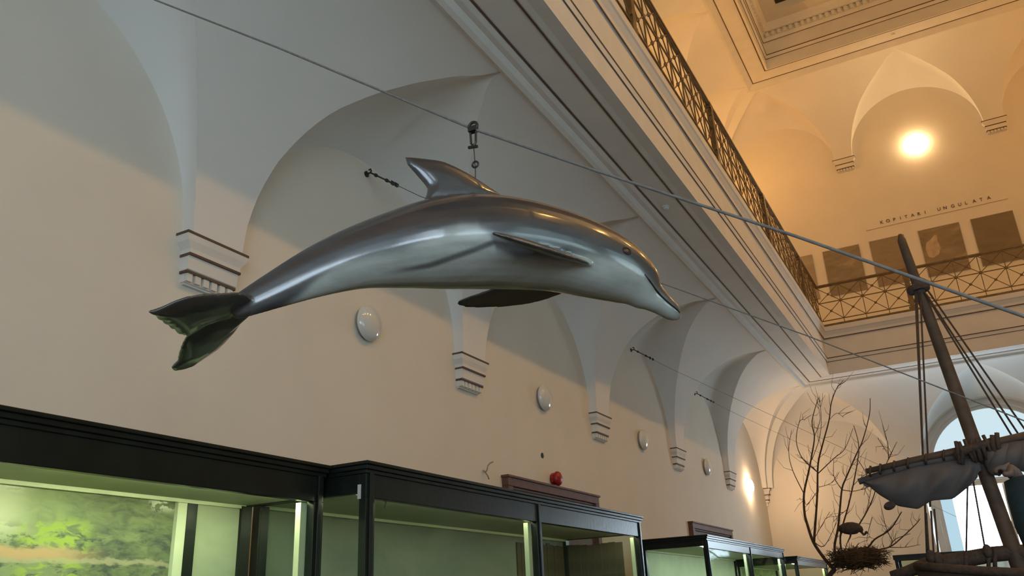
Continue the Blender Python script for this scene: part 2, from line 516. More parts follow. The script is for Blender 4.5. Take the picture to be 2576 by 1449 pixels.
dent = MB().box((-.045, -.03, -.065), (.045, .03, .065)).mesh('dentil')
dent.materials.append(M_TRIM)
pl = []
x = XL + 2.6
while x < XR - 2.55:
    pl.append(((x, YB - 2.53, 17.17), None)); x += .17
y = 13.0
while y < YB - 2.6:
    pl.append(((XL + 2.53, y, 17.17), Matrix.Rotation(pi / 2, 3, 'Z'))); y += .17
copies('dentil', dent, pl, lan)
sky = struct('ceiling', MB().quad((XL + 3, YF + 3, 17.74), (XR - 3, YF + 3, 17.74), (XR - 3, YB - 3, 17.74), (XL + 3, YB - 3, 17.74)), M_DIM, label='dark skylight panes in the upper ceiling')
bars = MB()
for x in (-1.15, .85, 2.85): bars.box((x - .03, YF + 3, 17.66), (x + .03, YB - 3, 17.74))
y = YB - 3 - 1.6
while y > 0:
    bars.box((XL + 3, y - .03, 17.66), (XR - 3, y + .03, 17.74)); y -= 1.6
obj('glazing_bars', bars, M_TRIM, sky)
struct('ceiling', MB().quad((XL, YF, ZTOP), (XR, YF, ZTOP), (XR, YB, ZTOP), (XL, YB, ZTOP)), M_TRIM)

# corbels: parts of the walls, each with three painted bands and a row of dentils
def corbel_meshes():
    b = MB()
    # (half width, projection, z) rows, symmetric about s = 0 ; local axes: s, d, z
    rows = []
    for hw, p, z in ((.31, .132, 0), (.31, .132, -.035), (.30, .128, -.07), (.275, .118, -.10), (.258, .11, -.125), (.255, .109, -.165),
                     (.252, .10, -.168), (.25, .09, -.29), (.245, .078, -.297), (.243, .074, -.31)):
        rows.append([(-hw, 0, z), (-hw, p, z), (hw, p, z), (hw, 0, z)])
    b.grid(rows)
    b.quad((-.31, 0, 0), (-.31, .132, 0), (.31, .132, 0), (.31, 0, 0))
    b.quad((-.243, 0, -.31), (-.243, .074, -.31), (.243, .074, -.31), (.243, 0, -.31))
    b.box((-.235, 0, -.31), (.235, .045, -.385))
    b.box((-.22, 0, -.385), (.22, .03, -.40))
    out = [b.mesh('corbel')]
    for hw, p, z in ((.312, .134, 0), (.257, .112, -.165), (.245, .079, -.30)):
        o = MB(); t = .017; e = .004
        o.box((-hw - e, 0, z - t), (-hw + .012, p + e, z + .003))
        o.box((hw - .012, 0, z - t), (hw + e, p + e, z + .003))
        o.box((-hw - e, p - .012, z - t), (hw + e, p + e, z + .003))
        out.append(o.mesh('painted_band'))
    t = MB().box((-.026, 0, -.035), (.026, .026, .035)).mesh('dentil')
    out.append(t)
    for m in out[0], out[4]: m.materials.append(M_TRIM)
    for m in out[1:4]: m.materials.append(M_LINE)
    for m in out: fix_normals(m)
    return out
CM = corbel_meshes()
CORB = {}
for i, side in enumerate(('left', 'back')):
    e = bpy.data.objects.new('trim_%d' % (i + 3), None); COL.objects.link(e); e['kind'] = 'structure'; e['label'] = 'corbels of the %s wall' % side
    CORB[side] = e
ROT = {'left': Matrix(((0, 1, 0), (1, 0, 0), (0, 0, 1))), 'back': Matrix(((1, 0, 0), (0, -1, 0), (0, 0, 1))), 'right': Matrix(((0, -1, 0), (1, 0, 0), (0, 0, 1)))}
def corbel(side, s, ztop):
    M = Matrix.Translation(SIDES[side](s, 0, ztop)) @ ROT[side].to_4x4()
    c = bpy.data.objects.new('corbel', CM[0]); COL.objects.link(c); c.parent = CORB[side]; c.matrix_basis = M
    for m in CM[1:4]:
        o = bpy.data.objects.new('painted_band', m); COL.objects.link(o); o.parent = c
    for k in range(6):
        o = bpy.data.objects.new('dentil', CM[4]); COL.objects.link(o); o.parent = c
        o.location = (-.205 + k * .082, .047, -.345)
for s in LONG[2:-1]: corbel('left', s, 4.455)
for s in (12.27, 16.27, 20.27): corbel('left', s, 13.78)
for s in SHORT[1:-1]:
    corbel('back', s, 13.78); corbel('back', s, 4.455)
def corner_corbel(z):
    b = MB()
    for w, a, c in ((.17, -.07, 0), (.14, -.13, -.07), (.125, -.17, -.13), (.10, -.30, -.17), (.07, -.345, -.30), (.09, -.38, -.345), (.05, -.47, -.38)):
        b.box((XL, YB, z + a), (XL + w, YB - w, z + c))
    c = obj('corbel', b, M_TRIM, CORB['left'])
    for w, zz in ((.175, 0), (.145, -.165), (.105, -.30)):
        o = MB().box((XL, YB, z + zz - .016), (XL + w, YB - w, z + zz))
        obj('painted_band', o, M_LINE, c)
corner_corbel(4.455); corner_corbel(13.78)

# windows
def window(name, side, c, hw, sill, spring, transom, panes):
    f = SIDES[side]; q = .93; w = hw * q; D = -.33
    root = bpy.data.objects.new(name, None); COL.objects.link(root); root['kind'] = 'structure'
    root.location = f(c, 0, sill)
    N = 32
    def arc(r, d, z0=None):
        return [f(c - r, d, sill)] + [f(c - r * cos(pi * k / N), d, spring + r * sin(pi * k / N)) for k in range(N + 1)] + [f(c + r, d, sill)]
    fr = MB()
    fr.grid([arc(w * 1.03, D + .12), arc(w * .95, D + .12), arc(w * .95, D + .03), arc(w * .89, D + .03), arc(w * .89, D - .03)])
    fr.grid([arc(hw * 1.045, .005), arc(hw * 1.045, .035), arc(hw * 1.0, .035), arc(hw * .985, -.02)])
    obj('frame', fr, M_TRIM, root)
    tr = MB().box(f(c - w, D + .10, transom - .09), f(c + w, D - .02, transom + .06))
    tr.box(f(c - w, D + .14, transom + .02), f(c + w, D - .02, transom + .06))
    obj('transom', tr, M_TRIM, root)
    mu = MB().box(f(c - .035, D + .06, sill), f(c + .035, D - .02, transom))
    obj('mullion', mu, M_TRIM, root)
    for a, b in ((c - w * .9, c - .035), (c + .035, c + w * .9)):
        obj('pane', MB().box(f(a, D - .02, sill), f(b, D - .03, transom)), PANES[panes][0], root)
    up = MB()
    pts = [(c - w * .9 * cos(pi * k / N), spring + w * .9 * sin(pi * k / N)) for k in range(N + 1)]
    lo = [f(a, D - .025, transom) for a, z in pts]; hi = [f(a, D - .025, z) for a, z in pts]
    up.grid([lo, hi])
    obj('pane', up, PANES[panes][1], root)
    if side == 'back':
        for a, b in ((c - w * .9, c - w * .9 + .30), (c + w * .9 - .30, c + w * .9)):
            rows = [[f(a + (b - a) * k / 16, D + .01 + .02 * cos(k * 2.2), z) for k in range(17)] for z in (sill + .01, transom - .09)]
            obj('curtain', MB().grid(rows), M_CURTAIN, root, smooth=True)
    obj('sill', MB().box(f(c - hw - .05, .08, sill - .06), f(c + hw + .05, -.35, sill)), M_TRIM, root)
    return root
window('window_1', 'back', *WIN_BACK[0], 4.12, 'back')
window('window_2', 'front', *WIN_FRONT[0], 4.1, 'front')
window('window_3', 'front', *WIN_FRONT[1], 4.1, 'frontside')
for i, o in enumerate(WIN_RIGHT): window('window_%d' % (i + 4), 'right', *o, 4.1, 'corner' if o[0] < -4 else 'right')

# brown door frames on the left wall, their heads showing above the cases
def door(name, y0, y1, ztop):
    root = bpy.data.objects.new(name, None); COL.objects.link(root); root['kind'] = 'structure'; root.location = (XL, (y0 + y1) / 2, 0)
    fw = .13
    h = MB().box((XL, y0, ztop - fw), (XL + .09, y1, ztop)); h.box((XL, y0 + .02, ztop - fw - .03), (XL + .06, y1 - .02, ztop - fw))
    h.box((XL, y0 - .02, ztop - .03), (XL + .11, y1 + .02, ztop))
    obj('head', h, M_WOOD, root, bevel=.006)
    for a in (y0, y1 - fw):
        obj('jamb', MB().box((XL, a, 0), (XL + .09, a + fw, ztop - fw)), M_WOOD, root, bevel=.006)
    m = (y0 + y1) / 2
    for a, b in ((y0 + fw, m), (m, y1 - fw)):
        leaf = MB().box((XL, a + .005, .01), (XL + .03, b - .005, ztop - fw - .03))
        for z0, z1 in ((.2, 1.0), (1.15, ztop - fw - .25)):
            leaf.box((XL + .03, a + .14, z0), (XL + .04, b - .14, z1))
        obj('leaf', leaf, M_WOOD, root, bevel=.004)
door('door_1', 9.04, 11.88, 3.16)
door('door_2', 16.57, 19.62, 3.09)

# ------------------------------------------------------------------ balustrade of the gallery
def balustrade(side, s0, stops_, label, s_end):
    f = SIDES[side]; D = 2.62
    root = thing('balustrade', label, 'balustrade', f(s0, D, 7.98))
    zb, zl, zm, zt = 8.02, 8.14, 8.62, 9.10
    A, B = min(s0, s_end), max(s0, s_end)
    tr = MB().box(f(A, D - .035, zt - .035), f(B, D + .035, zt + .005)); tr.box(f(A, D - .02, zt - .06), f(B, D + .02, zt - .035))
    obj('top_rail', tr, M_IRON, root)
    obj('base_rail', MB().box(f(A, D - .025, 7.98), f(B, D + .025, zb + .02)), M_IRON, root)
    for z in (zl, zm):
        obj('horizontal_bar', MB().box(f(A, D - .01, z - .011), f(B, D + .01, z + .011)), M_IRON, root)
    e = f(1, 0, 0); o0 = f(0, 0, 0); ax = Vector(e) - Vector(o0)
    # shared meshes in (s, z) at d = 0
    cw = .533
    def local(s, dd, z): return Vector(f(s, dd, z)) - Vector(f(0, 0, 0))
    bal = MB().box(local(-.009, -.009, zb), local(.009, .009, zt - .04)).mesh('baluster')
    nod = MB().ellipsoid((0, 0, 0), local(.034, 0, 0), local(0, .026, 0), (0, 0, .034), 8, 6).mesh('rosette')
    nodb = MB().ellipsoid((0, 0, 0), local(.042, 0, 0), local(0, .03, 0), (0, 0, .042), 8, 6).mesh('rosette')
    dg = {}
    def diag(w, h):
        k = (round(w, 3), round(h, 3))
        if k not in dg:
            m = MB().tube([local(-w / 2, 0, -h / 2), local(w / 2, 0, h / 2)], .0095, 5).mesh('brace'); m.materials.append(M_IRON); dg[k] = m
        return dg[k]
    pst = MB()
    for hw, z0, z1 in ((.085, 7.98, 8.10), (.05, 8.10, 8.22), (.075, 8.22, 8.28), (.06, 8.28, 8.86), (.075, 8.86, 8.92), (.05, 8.92, 9.0), (.085, 9.0, 9.1)):
        pst.box(local(-hw, -.04, z0), local(hw, .04, z1))
    pst = pst.mesh('post')
    for m in (bal, nod, nodb, pst): m.materials.append(M_IRON); fix_normals(m)
    pw = -Vector(root.location)
    def put(name, me, s, z):
        o = bpy.data.objects.new(name, me); COL.objects.link(o); o.parent = root
        o.matrix_parent_inverse = Matrix.Translation(pw)
        o.location = Vector(f(s, D, z)) - (Vector((0, 0, 0)) if True else 0)
        return o
    for p in stops_: put('post', pst, p, 0)
    spans = sorted([A] + list(stops_) + [B])
    for a, b in zip(spans, spans[1:]):
        n = max(1, round((b - a) / cw))
        w = (b - a) / n
        for k in range(n):
            c = a + (k + .5) * w
            if k: put('baluster', bal, a + k * w, 0)
            for zc, h in (((zl + zm) / 2, zm - zl), ((zm + zt - .05) / 2, zt - .05 - zm)):
                put('brace', diag(w, h), c, zc); put('brace', diag(w, -h), c, zc)
                put('rosette', nod, c, zc)
            if k: put('rosette', nodb, a + k * w, zm)
    return root
balustrade('left', 4.27, [8.0, 11.73, 15.46, 19.19], 'ornate bronze balustrade with crossed bars running along the left gallery', YB - 2.67)
balustrade('back', XL + 2.62, [-.25, 3.48], 'bronze balustrade with crossed bars across the far gallery behind the mast', XR - 2.62)

# ------------------------------------------------------------------ wall lamps
def wall_lamp(side, s, z, glow, label, group):
    f = SIDES[side]
    p0 = Vector(f(s, 0, z)); n = Vector(f(s, 1, z)) - p0
    root = thing('wall_lamp', label, 'lamp', p0, group)
    obj('base_plate', MB().lathe([(.155, 0), (.165, .01), (.165, .035), (.15, .045)], p0, n, 28), M_LAMPBASE, root, smooth=False)
    prof = [(.172, .03), (.185, .042)] + [(.185 * cos(t), .045 + .085 * sin(t)) for t in [pi / 2 * k / 10 for k in range(11)]]
    obj('dome', MB().lathe(prof, p0, n, 32), glow or M_LAMPOFF, root, smooth=True)
    return root
names = ['nearest unlit round white wall lamp, below the tail of the dolphin', 'second unlit wall lamp, above the red alarm bell', 'third unlit wall lamp, beside the third corbel', 'small unlit wall lamp, above the far brown door frame']
for s, nm in zip((6.32, 10.29, 14.28, 18.35), names):
    wall_lamp('left', s, 4.365, None, nm, 'wall lamps on the ground floor')
wall_lamp('left', 22.28, 4.34, M_LAMPWHITE, 'lit wall lamp glowing near the corner of the left wall', 'wall lamps on the ground floor')
wall_lamp('back', .77, 13.69, M_LAMPLOW, 'lit round lamp on the far gallery wall above the lettering', 'lit lamps of the upper gallery')
ORD = ['nearest to the far corner', 'second from the far corner', 'third from the far corner', 'fourth from the far corner', 'fifth from the far corner', 'sixth from the far corner']
for s, nm in zip((22.28, 18.28, 14.28, 10.28, 6.28, 2.28), ORD):
    wall_lamp('right', s, 13.69, M_LAMPFAR if s > 16 else M_LAMPON, 'lit round lamp on the right gallery wall, ' + nm, 'lit lamps along the right gallery')
for s, nm in zip((22.28, 18.28), ORD):
    wall_lamp('left', s, 13.69, M_LAMPLEFT, 'lit round lamp on the left gallery wall, ' + nm, 'lit lamps along the left gallery')

# ------------------------------------------------------------------ the hanging dolphin
PSI = radians(42)
DH = Vector((cos(PSI), sin(PSI), 0)); DL = Vector((sin(PSI), -cos(PSI), 0)); DZ = Vector((0, 0, 1))
DA = Vector((-1.34, 2.3, 2.64))
def dw(s, w, z): return DA + DH * s + DL * w + DZ * z
def at_plane(u, v, P, n):
    d = _F + _R * ((u - 1288.0) / FPX) - _U * ((v - 724.5) / FPX)
    return CAM + d * ((P - CAM).dot(n) / d.dot(n))
def project(P):
    q = Vector(P) - CAM; w = q.dot(_F)
    return 1288 + FPX * q.dot(_R) / w, 724.5 - FPX * q.dot(_U) / w
# s, z, radius, width factor
ST = [(-.80, -.115, .030, .40), (-.770, -.097, .043, .42), (-.659, -.033, .066, .48), (-.534, .035, .090, .60), (-.407, .090, .112, .74), (-.273, .128, .139, .84), (-.137, .158, .163, .90),
      (.006, .176, .171, .93), (.150, .175, .166, .95), (.292, .159, .152, .95), (.419, .127, .140, .92), (.516, .092, .123, .88), (.585, .052, .100, .84), (.628, .012, .074, .78), (.648, -.004, .058, .76),
      (.680, -.028, .045, .80), (.718, -.058, .034, .90), (.738, -.074, .021, .95), (.748, -.083, .006, 1.0)]
def catmull(pts, n):
    out = []
    P = [pts[0]] + pts + [pts[-1]]
    for i in range(1, len(P) - 2):
        for k in range(n):
            t = k / n
            out.append(tuple(.5 * ((2 * b) + (-a + c) * t + (2 * a - 5 * b + 4 * c - d) * t * t + (-a + 3 * b - 3 * c + d) * t ** 3)
                             for a, b, c, d in zip(P[i - 1], P[i], P[i + 1], P[i + 2])))
    out.append(pts[-1])
    return out
RINGS = catmull(ST, 6)
def dolphin():
    mb = MB(); N = 32; o = 0
    for i, (s, z, r, wf) in enumerate(RINGS):
        a = RINGS[max(i - 1, 0)]; b = RINGS[min(i + 1, len(RINGS) - 1)]
        t = Vector((b[0] - a[0], b[1] - a[1])).normalized()
        up = Vector((-t.y, t.x))
        for k in range(N):
            an = 2 * pi * k / N
            ca, sa = cos(an), sin(an)
            v = r * sa * (1.0 if sa > 0 else .97)
            w = r * wf * (abs(ca) ** .92) * (1 if ca >= 0 else -1)
            mb.v.append(tuple(dw(s + up.x * v, w, z + up.y * v)))
    n = len(RINGS)
    for i in range(n - 1):
        for k in range(N):
            a = i * N + k; b = i * N + (k + 1) % N
            mb.f.append((a, b, b + N, a + N))
    mb.f.append(tuple(range(N))[::-1]); mb.f.append(tuple((n - 1) * N + k for k in range(N)))
    def slab(poly, nrm, prof):
        """solid lens-shaped plate from an outline, thick in the middle and thin at the rim"""
        c = sum(poly, Vector()) / len(poly)
        o = len(mb.v); K = len(poly); L = len(prof)
        for sgn in (1, -1):
            for q, th in prof:
                for p in poly: mb.v.append(tuple(c + (p - c) * q + nrm * (sgn * th)))
        for g in (0, 1):
            for i in range(L - 1):
                for k in range(K):
                    a = o + g * L * K + i * K + k; b = o + g * L * K + i * K + (k + 1) % K
                    mb.f.append((a, b, b + K, a + K))
            e = o + g * L * K + (L - 1) * K
            mb.f.append(tuple(e + k for k in range(K)))
        for k in range(K):
            a = o + k; b = o + (k + 1) % K
            mb.f.append((a, b, b + L * K, a + L * K))
    # dorsal fin in the median plane
    fin = [(1018.6, 395), (1046.6, 397.5), (1070, 399.5), (1093, 402), (1116.5, 407), (1145.6, 419.6), (1174.7, 434.7), (1198, 448.7), (1221, 463.8), (1244.6, 480), (1268, 495), (1260, 530), (1180, 540), (1075, 540), (1050, 528),
           (1065, 507), (1073, 489.5), (1075, 475.5), (1070, 466), (1056, 450), (1040.8, 432.4), (1023, 412.6)]
    slab([at_plane(u, v, DA, DL) for u, v in fin], DL, [(1, .003), (.93, .008), (.7, .016), (.4, .022)])
    # flukes
    T0 = dw(-.77, 0, -.097); tb = (DH * -.222 + DZ * -.133).normalized(); nrm = DL.cross(tb).normalized()
    near = [(625, 742), (600, 736), (558, 739), (514, 740), (470, 748), (437, 760), (415, 770), (393, 779), (371, 784.6), (380, 790), (388, 792), (397, 803), (405, 805), (412, 814), (421, 816), (428, 826), (437, 827), (445, 838), (457, 841), (470, 844), (520, 815), (600, 790), (640, 770)]
    far = [(470, 844), (457, 869), (452, 884), (449, 895), (446, 911), (431, 925), (436, 932.5), (459, 929), (483, 921), (514, 900), (547, 878), (565, 861), (592, 832), (609, 808), (640, 780), (560, 790)]
    for o_ in (near, far):
        slab([at_plane(u, v, T0, nrm) for u, v in o_], nrm, [(1, .004), (.9, .007), (.6, .013), (.3, .016)])
    # flippers
    ax = Vector((-.303, .232, -.034)); L = ax.length; c = Vector((.371, .443, -.289)).normalized()
    for sg in (1, -1):
        def loc(t, q):
            p = Vector((.31, .10, .085)) + ax * t * 1.02 + c * q
            return dw(p.x, p.y * sg, p.z)
        lead = [(-.15, .065), (0, .072), (.2, .078), (.4, .070), (.6, .052), (.8, .026), (.93, .006), (1.0, -.022)]
        trail = [(.97, -.036), (.88, -.040), (.7, -.042), (.5, -.048), (.3, -.052), (.12, -.052), (0, -.05), (-.15, -.05)]
        poly = [loc(t, q) for t, q in lead + trail]
        nn = (poly[2] - poly[0]).cross(poly[8] - poly[0]).normalized()
        slab(poly, nn, [(1, .004), (.85, .008), (.5, .014)])
    me = mb.mesh('dolphin_raw'); fix_normals(me)
    ob = bpy.data.objects.new('tmp', me); COL.objects.link(ob)
    rm = ob.modifiers.new('r', 'REMESH'); rm.mode = 'VOXEL'; rm.voxel_size = .0055
    sm = ob.modifiers.new('s', 'SMOOTH'); sm.iterations = 4; sm.factor = .5
    dg = bpy.context.evaluated_depsgraph_get()
    me2 = bpy.data.meshes.new_from_object(ob.evaluated_get(dg))
    bpy.data.objects.remove(ob)
    return me2

def lerp_tab(tab, x):
    if x <= tab[0][0]: return tab[0][1]
    for (a, b), (c, d) in zip(tab, tab[1:]):
        if x <= c: return b + (d - b) * (x - a) / (c - a)
    return tab[-1][1]
# the painted flank: height (in the side view) where the pale belly begins, and the thin dark stripe
PALE = [(690, 800), (712, 778), (760, 738), (800, 702), (855, 662), (900, 652), (950, 640), (1010, 628), (1060, 606), (1110, 582), (1160, 566), (1200, 566), (1232, 590), (1250, 628), (1300, 650), (1400, 652), (1450, 640), (1480, 642), (1540, 651), (1590, 668), (1618, 690), (1640, 715), (1665, 746), (1690, 772), (1715, 796)]
STRIPE = [(960, 690), (1010, 680), (1080, 668), (1150, 644), (1200, 626), (1250, 606)]
me_d = dolphin()
tone = me_d.attributes.new('tone', 'FLOAT', 'POINT')
for i, vtx in enumerate(me_d.vertices):
    q = vtx.co - DA
    s, w, z = q.dot(DH), q.dot(DL), q.z
    u, v = project(dw(s, abs(w), z))
    t = 1 / (1 + math.exp(-(v - lerp_tab(PALE, u)) / 5.0))
    if 960 < u < 1250:
        e = abs(v - lerp_tab(STRIPE, u))
        k = max(0, 1 - e / 11.0) * min(1, (u - 960) / 110)
        t *= 1 - .85 * min(1, k * 1.5)
    rg = min(RINGS, key=lambda r: (r[0] - s) ** 2 + .3 * (r[1] - z) ** 2)
    rad = sqrt((w / max(rg[2] * rg[3], .01)) ** 2 + ((z - rg[1]) / max(rg[2], .01)) ** 2)
    if s < -.74: t = 0.0
    elif rad > 1.10 and s < .55 and abs(w) > .09: t *= max(0, 1 - (rad - 1.10) * 14)
    tone.data[i].value = t
for p in me_d.polygons: p.use_smooth = True
m, nt, b = mat_new('dolphin_skin')
at_ = nt.nodes.new('ShaderNodeAttribute'); at_.attribute_name = 'tone'
tc = nt.nodes.new('ShaderNodeTexCoord')
nz = nt.nodes.new('ShaderNodeTexNoise'); nz.inputs['Scale'].default_value = 7; nz.inputs['Detail'].default_value = 6; nz.inputs['Roughness'].default_value = .6
mpn = nt.nodes.new('ShaderNodeMapping'); mpn.inputs['Rotation'].default_value = (0, 0, -PSI); mpn.inputs['Scale'].default_value = (.5, 1.2, 2.2)
nt.links.new(tc.outputs['Object'], mpn.inputs[0]); nt.links.new(mpn.outputs[0], nz.inputs['Vector'])
dk = nt.nodes.new('ShaderNodeValToRGB'); dk.color_ramp.elements[0].position = .3; dk.color_ramp.elements[1].position = .75
dk.color_ramp.elements[0].color = (.030, .033, .038, 1); dk.color_ramp.elements[1].color = (.062, .060, .060, 1)
lt = nt.nodes.new('ShaderNodeValToRGB'); lt.color_ramp.elements[0].position = .3; lt.color_ramp.elements[1].position = .7
lt.color_ramp.elements[0].color = (.29, .31, .28, 1); lt.color_ramp.elements[1].color = (.46, .48, .45, 1)
mxc = nt.nodes.new('ShaderNodeMix'); mxc.data_type = 'RGBA'
nt.links.new(nz.outputs['Fac'], dk.inputs[0]); nt.links.new(nz.outputs['Fac'], lt.inputs[0])
nt.links.new(at_.outputs['Fac'], mxc.inputs[0]); nt.links.new(dk.outputs[0], mxc.inputs[6]); nt.links.new(lt.outputs[0], mxc.inputs[7])
nt.links.new(mxc.outputs[2], b.inputs['Base Color'])
b.inputs['Roughness'].default_value = .42; b.inputs['Specular IOR Level'].default_value = .4; b.inputs['Coat Weight'].default_value = 1.0; b.inputs['Coat Roughness'].default_value = .14; b.inputs['Coat IOR'].default_value = 1.7
nz2 = nt.nodes.new('ShaderNodeTexNoise'); nz2.inputs['Scale'].default_value = 16; nz2.inputs['Detail'].default_value = 3
nt.links.new(mpn.outputs[0], nz2.inputs['Vector'])
bp = nt.nodes.new('ShaderNodeBump'); bp.inputs['Strength'].default_value = .25; bp.inputs['Distance'].default_value = .006
nt.links.new(nz2.outputs['Fac'], bp.inputs['Height']); nt.links.new(bp.outputs[0], b.inputs['Normal'])
me_d.materials.append(m)
dol = thing('dolphin', 'grey and white dolphin model hanging in mid air from a rope, facing right', 'dolphin', DA)
bo = bpy.data.objects.new('body', me_d); COL.objects.link(bo); bo.parent = dol; bo.matrix_parent_inverse = Matrix.Translation(-DA)
from mathutils.bvhtree import BVHTree
bvh = BVHTree.FromPolygons([v.co for v in me_d.vertices], [tuple(p.vertices) for p in me_d.polygons])
def on_body(u, v):
    d = (_F + _R * ((u - 1288.0) / FPX) - _U * ((v - 724.5) / FPX)).normalized()
    h = bvh.ray_cast(CAM, d)
    return h[0], h[1]
def mirror(P):
    return P - DL * (2 * (P - DA).dot(DL))
e0, en = on_body(1577, 631)
if e0:
    for sg in (0, 1):
        p = e0 if sg == 0 else mirror(e0)
        n_ = en if sg == 0 else (mirror(DA + en) - DA)
        t1 = n_.cross(DZ).normalized(); t2 = n_.cross(t1)
        ey = MB().ellipsoid(p - n_ * .004, t1 * .0135, t2 * .0095, n_ * .0085, 16, 10)
        eo = obj('eye', ey, M_EYE, dol, smooth=True)
        obj('eyelid', MB().tube([p + t1 * (.0165 * cos(a)) + t2 * (.0125 * sin(a)) - n_ * .001 for a in [2 * pi * k / 20 for k in range(21)]], .0035, 6, False), M_BLACK, eo, smooth=True)
ml = []
for u, v in ((1622, 690), (1634, 706), (1648, 726), (1662, 743), (1676, 756), (1690, 768), (1702, 778), (1710, 787)):
    p, n_ = on_body(u, v)
    if p: ml.append(p)
if len(ml) > 3:
    for sg in (0, 1):
        obj('mouth_line', MB().tube([p if sg == 0 else mirror(p) for p in ml], [.002] + [.0042] * (len(ml) - 2) + [.002], 6), M_BLACK, dol, smooth=True)

# ------------------------------------------------------------------ ropes from the wall hooks
def rope(y, zh, pts, r, label, mat=None, pulley=True):
    root = thing('suspension_rope', label, 'rope', (XL, y, zh), 'ropes tied to the left wall')
    P = [Vector((XL + .06, y, zh))] + [Vector(p) for p in pts]
    obj('rope', MB().tube(P, r, 8), mat or M_ROPE, root, smooth=True)
    d = (P[1] - P[0]).normalized()
    hk = MB().lathe([(.035, 0), (.035, .012), (.02, .016)], (XL, y, zh), (1, 0, 0), 16)
    a = P[0]
    hk.tube([Vector((XL, y, zh)), Vector((XL + .05, y, zh)), Vector((XL + .07, y, zh + .02)), Vector((XL + .06, y, zh + .045)), Vector((XL + .035, y, zh + .04))], .009, 8)
    obj('wall_hook', hk, M_STEEL, root)
    tb = MB()
    q0 = a + d * .09; q1 = a + d * .27
    sd = Vector((0, 1, 0))
    for k in (-1, 1): tb.tube([q0 + sd * (.016 * k), q1 + sd * (.016 * k)], .007, 8)
    tb.ellipsoid(q0, d * .025, sd * .028, d.cross(sd) * .02, 12, 8); tb.ellipsoid(q1, d * .025, sd * .028, d.cross(sd) * .02, 12, 8)
    tb.tube([a, q0], .009, 8); tb.tube([q1, a + d * .34], .010, 8)
    obj('turnbuckle', tb, M_STEEL, root, smooth=True)
    cl = MB()
    for k, t in ((0, .37), (1, .43)):
        c = a + d * t
        cl.box(c - Vector((.014, .02, .016)), c + Vector((.014, .02, .016)))
        cl.tube([c - sd * .03 + Vector((0, 0, .02)), c + sd * .03 + Vector((0, 0, .02))], .006, 6)
    obj('rope_clamp', cl, M_STEEL, root)
    an = P[-1]
    obj('floor_ring', MB().lathe([(.05, 0), (.05, .012), (.02, .02)], (an.x, an.y, 0), (0, 0, 1), 16), M_STEEL, root)
    return root
rope(2.3, 6.05, [(-3.288, 2.3, 4.749), (-2.356, 2.3, 4.058), (-1.335, 2.3, 3.276), (-.865, 2.3, 2.954), (-.28, 2.3, 2.561), (.209, 2.3, 2.217), (1.4, 2.3, 1.40), (3.4, 2.3, .02)], .0048, 'thick grey rope crossing in front, carrying the dolphin')
rope(6.28, 6.07, [(-4.3, 6.28, 5.60), (-.82, 6.28, 3.42), (.41, 6.28, 2.60), (4.4, 6.28, .02)], .0045, 'thin rope with turnbuckle running behind the dorsal fin')
rope(14.24, 6.05, [(-4.3, 14.24, 5.58), (4.0, 14.24, .02)], .0028, 'thin rope tied to the wall hook in the lunette past the beak of the dolphin')
rope(18.24, 6.0, [(-4.3, 18.24, 5.53), (4.0, 18.24, .02)], .0028, 'thin rope tied to the hook in the farthest but one lunette')

hs = Vector((-1.335, 2.3, 3.272))
hg = thing('rope_shackle', 'steel shackle with clip and wire holding the dolphin on the thick rope', 'shackle', hs)
sh = MB().tube([hs + Vector((0, 0, .015)) + Vector((.018 * cos(a), .0, .018 * sin(a))) for a in [2 * pi * k / 16 for k in range(17)]], .006, 8, False)
sh.box(hs + Vector((-.016, -.012, -.008)), hs + Vector((.016, .012, .012)))
obj('shackle', sh, M_STEEL, hg, smooth=False)
lk = MB()
for k in (-1, 1): lk.tube([hs + Vector((.012 * k, 0, 0)), hs + Vector((.010 * k, 0, -.055)), hs + Vector((0, 0, -.07))], .0045, 6)
lk.tube([hs + Vector((-.022, 0, -.068)), hs + Vector((.016, 0, -.075))], .006, 6)
obj('clip', lk, M_STEEL, hg)
obj('wire', MB().tube([hs + Vector((0, 0, -.06)), hs + Vector((.002, .004, -.16)), Vector((hs.x, hs.y, 2.97))], .0018, 6), M_STEEL, hg)
rg_ = hs + Vector((.002, .004, -.145))
obj('ring', MB().tube([rg_ + Vector((.012 * cos(a), 0, .012 * sin(a))) for a in [2 * pi * k / 14 for k in range(15)]], .004, 6, False), M_STEEL, hg)

